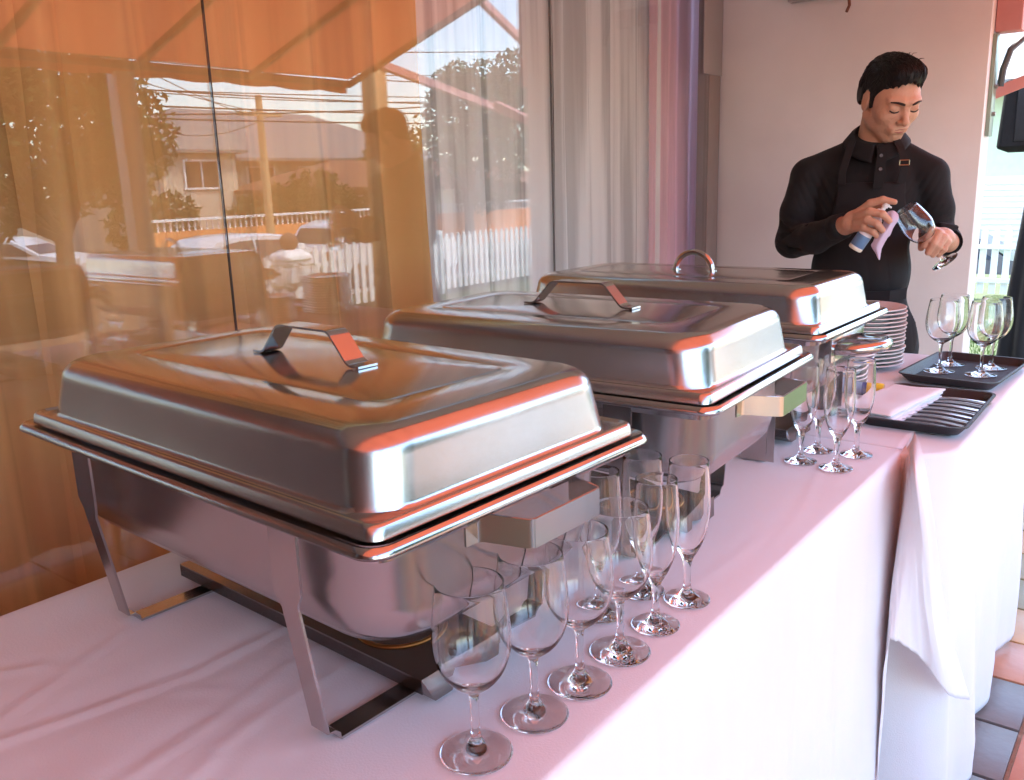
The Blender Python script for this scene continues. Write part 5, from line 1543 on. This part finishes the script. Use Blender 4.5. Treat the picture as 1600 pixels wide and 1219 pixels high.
# eyebrows and lash lines follow the face
def face_y(x, z, y0=.13):
    """march from the front of the face inwards to the skin"""
    y = y0
    for _ in range(160):
        p = np.array(H(x, y, z)); ii = (p-body.lo)/body.res; i0 = np.floor(ii).astype(int); fr_ = ii-i0
        c = body.d[i0[0]:i0[0]+2, i0[1]:i0[1]+2, i0[2]:i0[2]+2]
        d = float(np.einsum('ijk,i,j,k->', c, [1-fr_[0], fr_[0]], [1-fr_[1], fr_[1]], [1-fr_[2], fr_[2]]))
        if d < .0002: break
        y -= max(.0004, d*.6)
    return y
for sg in (-1, 1):
    pts = []; rs = []
    for k in range(13):
        t = k/12; x = sg*(.012+.036*t); z = .0215+.0060*math.sin(PI*min(1, t*1.1)*.62)-.003*t
        pts.append(H(x, face_y(x, z)+.0002, z)); rs.append(.0038*(1-.6*t**2)*(.75+.25*min(1, t*5)))
    MB().tube(pts, rs, 6).build('eyebrow', M_brow, man)
    pts = []; rs = []
    for k in range(11):
        t = k/10; x = sg*(.0175+.0275*t); z = -.0015-.0045*math.sin(PI*t)+.002*t
        pts.append(H(x, face_y(x, z)+.0004, z)); rs.append(.0016+.0006*math.sin(PI*t))
    MB().tube(pts, rs, 5).build('eyelash_line', M_brow, man)
lp = MB()
M_lipm = pmat('lip_skin', lin(160, 98, 84), .45, var=.05)
for z_, hw_, rr, sgn in ((-.0540,.0245,.0020,1), (-.0630,.0205,.0026,-1)):
    pts = []; rs = []
    for k in range(13):
        t = k/12; x = -hw_+2*hw_*t; z = z_-sgn*(.0008 if sgn == 1 else .0030)*abs(2*t-1)**2+(.0010*math.cos(4*PI*t) if sgn == 1 else 0)
        pts.append(H(x, face_y(x, z)-.0016, z)); rs.append(rr*max(.25, (1-abs(2*t-1)**2.2)))
    lp.tube(pts, rs, 8)
lp.build('lips', M_lipm, man)

# ---------------------------------------------------------------- what the waiter holds
def man_world(a, b, c): return man_mw @ Vector(L3(a, b, c))
man_mw = Matrix.Translation(MO) @ Matrix.Rotation(math.atan2(.79, 2.72), 4, 'Z')
def axis_matrix(p0, p1):
    p0 = man_world(*p0); p1 = man_world(*p1)
    z = (p1-p0).normalized(); return Matrix.Translation(p0) @ z.to_track_quat('Z', 'Y').to_matrix().to_4x4()
# wine glass being polished: foot at the lower right, rim up left
hg = bpy.data.objects.new('wine_glass', G_b); COL.objects.link(hg)
foot, rimp = (.2085,.2135,.2600), (.092,.246,.411)
hg.matrix_world = axis_matrix(foot, rimp)
tag(hg, 'wine glass held by the waiter, tilted so its bowl faces the spray bottle', 'glass')
sb = thing('spray_bottle', 'small white spray bottle with blue label in the waiter\'s hand', 'spray bottle')
sb.matrix_world = axis_matrix((-.0195,.252,.298), (.047,.262,.407))
body_b = MB().lathe([(0,0),(.0165,0),(.0185,.002),(.0190,.008),(.0190,.088),(.0175,.096),(.0110,.103),(.0095,.106),(0,.106)], 28).build('bottle_body', pmat('white_plastic', (.78,.76,.80), .25), sb)
MB().lathe([(.0192,.010),(.0194,.0105),(.0194,.044),(.0192,.0445)], 28).build('label', pmat('blue_label', lin(96,132,168), .4), body_b)
MB().lathe([(0,-.0006),(.0172,-.0006),(.0191,.0020),(.0192,.0078),(.0188,.0084)], 28).build('base_band', pmat('cream_base', lin(222,214,190), .35), body_b)
lt = MB()
for k, (w, z) in enumerate([(.009,.036),(.007,.031),(.010,.025),(.006,.020)]):
    for sgi in range(4):
        a0 = -1.05+.0+sgi*(w/4/.0196); a1 = a0+(w/4/.0196)*.8
        lt.add([(.01965*math.cos(a0), .01965*math.sin(a0), z), (.01965*math.cos(a1), .01965*math.sin(a1), z), (.01965*math.cos(a1), .01965*math.sin(a1), z+.0022), (.01965*math.cos(a0), .01965*math.sin(a0), z+.0022)], [(0,1,2,3)])
lt.build('label_text', M_white, body_b, smooth=None)
MB().lathe([(0,.106),(.0120,.106),(.0125,.108),(.0125,.119),(.0090,.121),(.0062,.122),(.0060,.130),(.0085,.131),(.0088,.141),(.006,.143),(0,.143)], 22).build('pump_head', M_white, sb)
MB().tube([(0,0,.136),(0.006,-.006,.137),(.014,-.014,.1365)], [.0035,.003,.0025], 8).build('nozzle', M_white, sb)
# polishing cloth: a draped sheet between the bottle and the glass
def patch(name, ctrl, mat, nu=28, nv=28, amp=.0012):
    P = np.array([[L3(*q) for q in row] for row in ctrl], float); v = []; f = []
    def cr(p, t):
        t = t*(len(p)-1); i = min(int(t), len(p)-2); u = t-i
        p0, p1, p2, p3 = p[max(i-1, 0)], p[i], p[i+1], p[min(i+2, len(p)-1)]
        return .5*((2*p1)+(-p0+p2)*u+(2*p0-5*p1+4*p2-p3)*u*u+(-p0+3*p1-3*p2+p3)*u**3)
    for a in range(nu+1):
        row = np.array([cr(P[:, q], a/nu) for q in range(P.shape[1])])
        for b in range(nv+1):
            p = cr(row, b/nv); w = man_mw @ Vector(p)
            w += Vector((noise.noise(w*90), noise.noise(w*90+Vector((5,5,5))), noise.noise(w*90+Vector((9,1,3)))))*amp
            v.append(w)
    for a in range(nu):
        for b in range(nv): f.append((a*(nv+1)+b, (a+1)*(nv+1)+b, (a+1)*(nv+1)+b+1, a*(nv+1)+b+1))
    o = mesh_obj(name, v, f, mat, None, 180); md = o.modifiers.new('t', 'SOLIDIFY'); md.thickness = .001
    return o
pc = patch('polishing_cloth', [
  [(.058,.262,.398),(.070,.268,.400),(.083,.270,.391)],
  [(.050,.266,.380),(.068,.280,.381),(.085,.272,.377)],
  [(.045,.268,.358),(.062,.284,.360),(.075,.270,.358)],
  [(.034,.270,.338),(.050,.286,.340),(.067,.272,.336)],
  [(.026,.272,.322),(.042,.284,.322),(.060,.276,.328)],
  [(.021,.270,.308),(.036,.280,.300),(.050,.274,.305)],
  [(.032,.270,.290),(.040,.276,.284),(.047,.272,.286)],
  [(.042,.270,.272),(.044,.272,.270),(.046,.270,.271)]],
  pmat('lilac_microfibre', lin(206,192,214), .9, var=.03, bump=.1, bscale=700, sheen=.2))
tag(pc, 'pale lilac polishing cloth hanging from the waiter\'s fingers beside the glass', 'cloth')
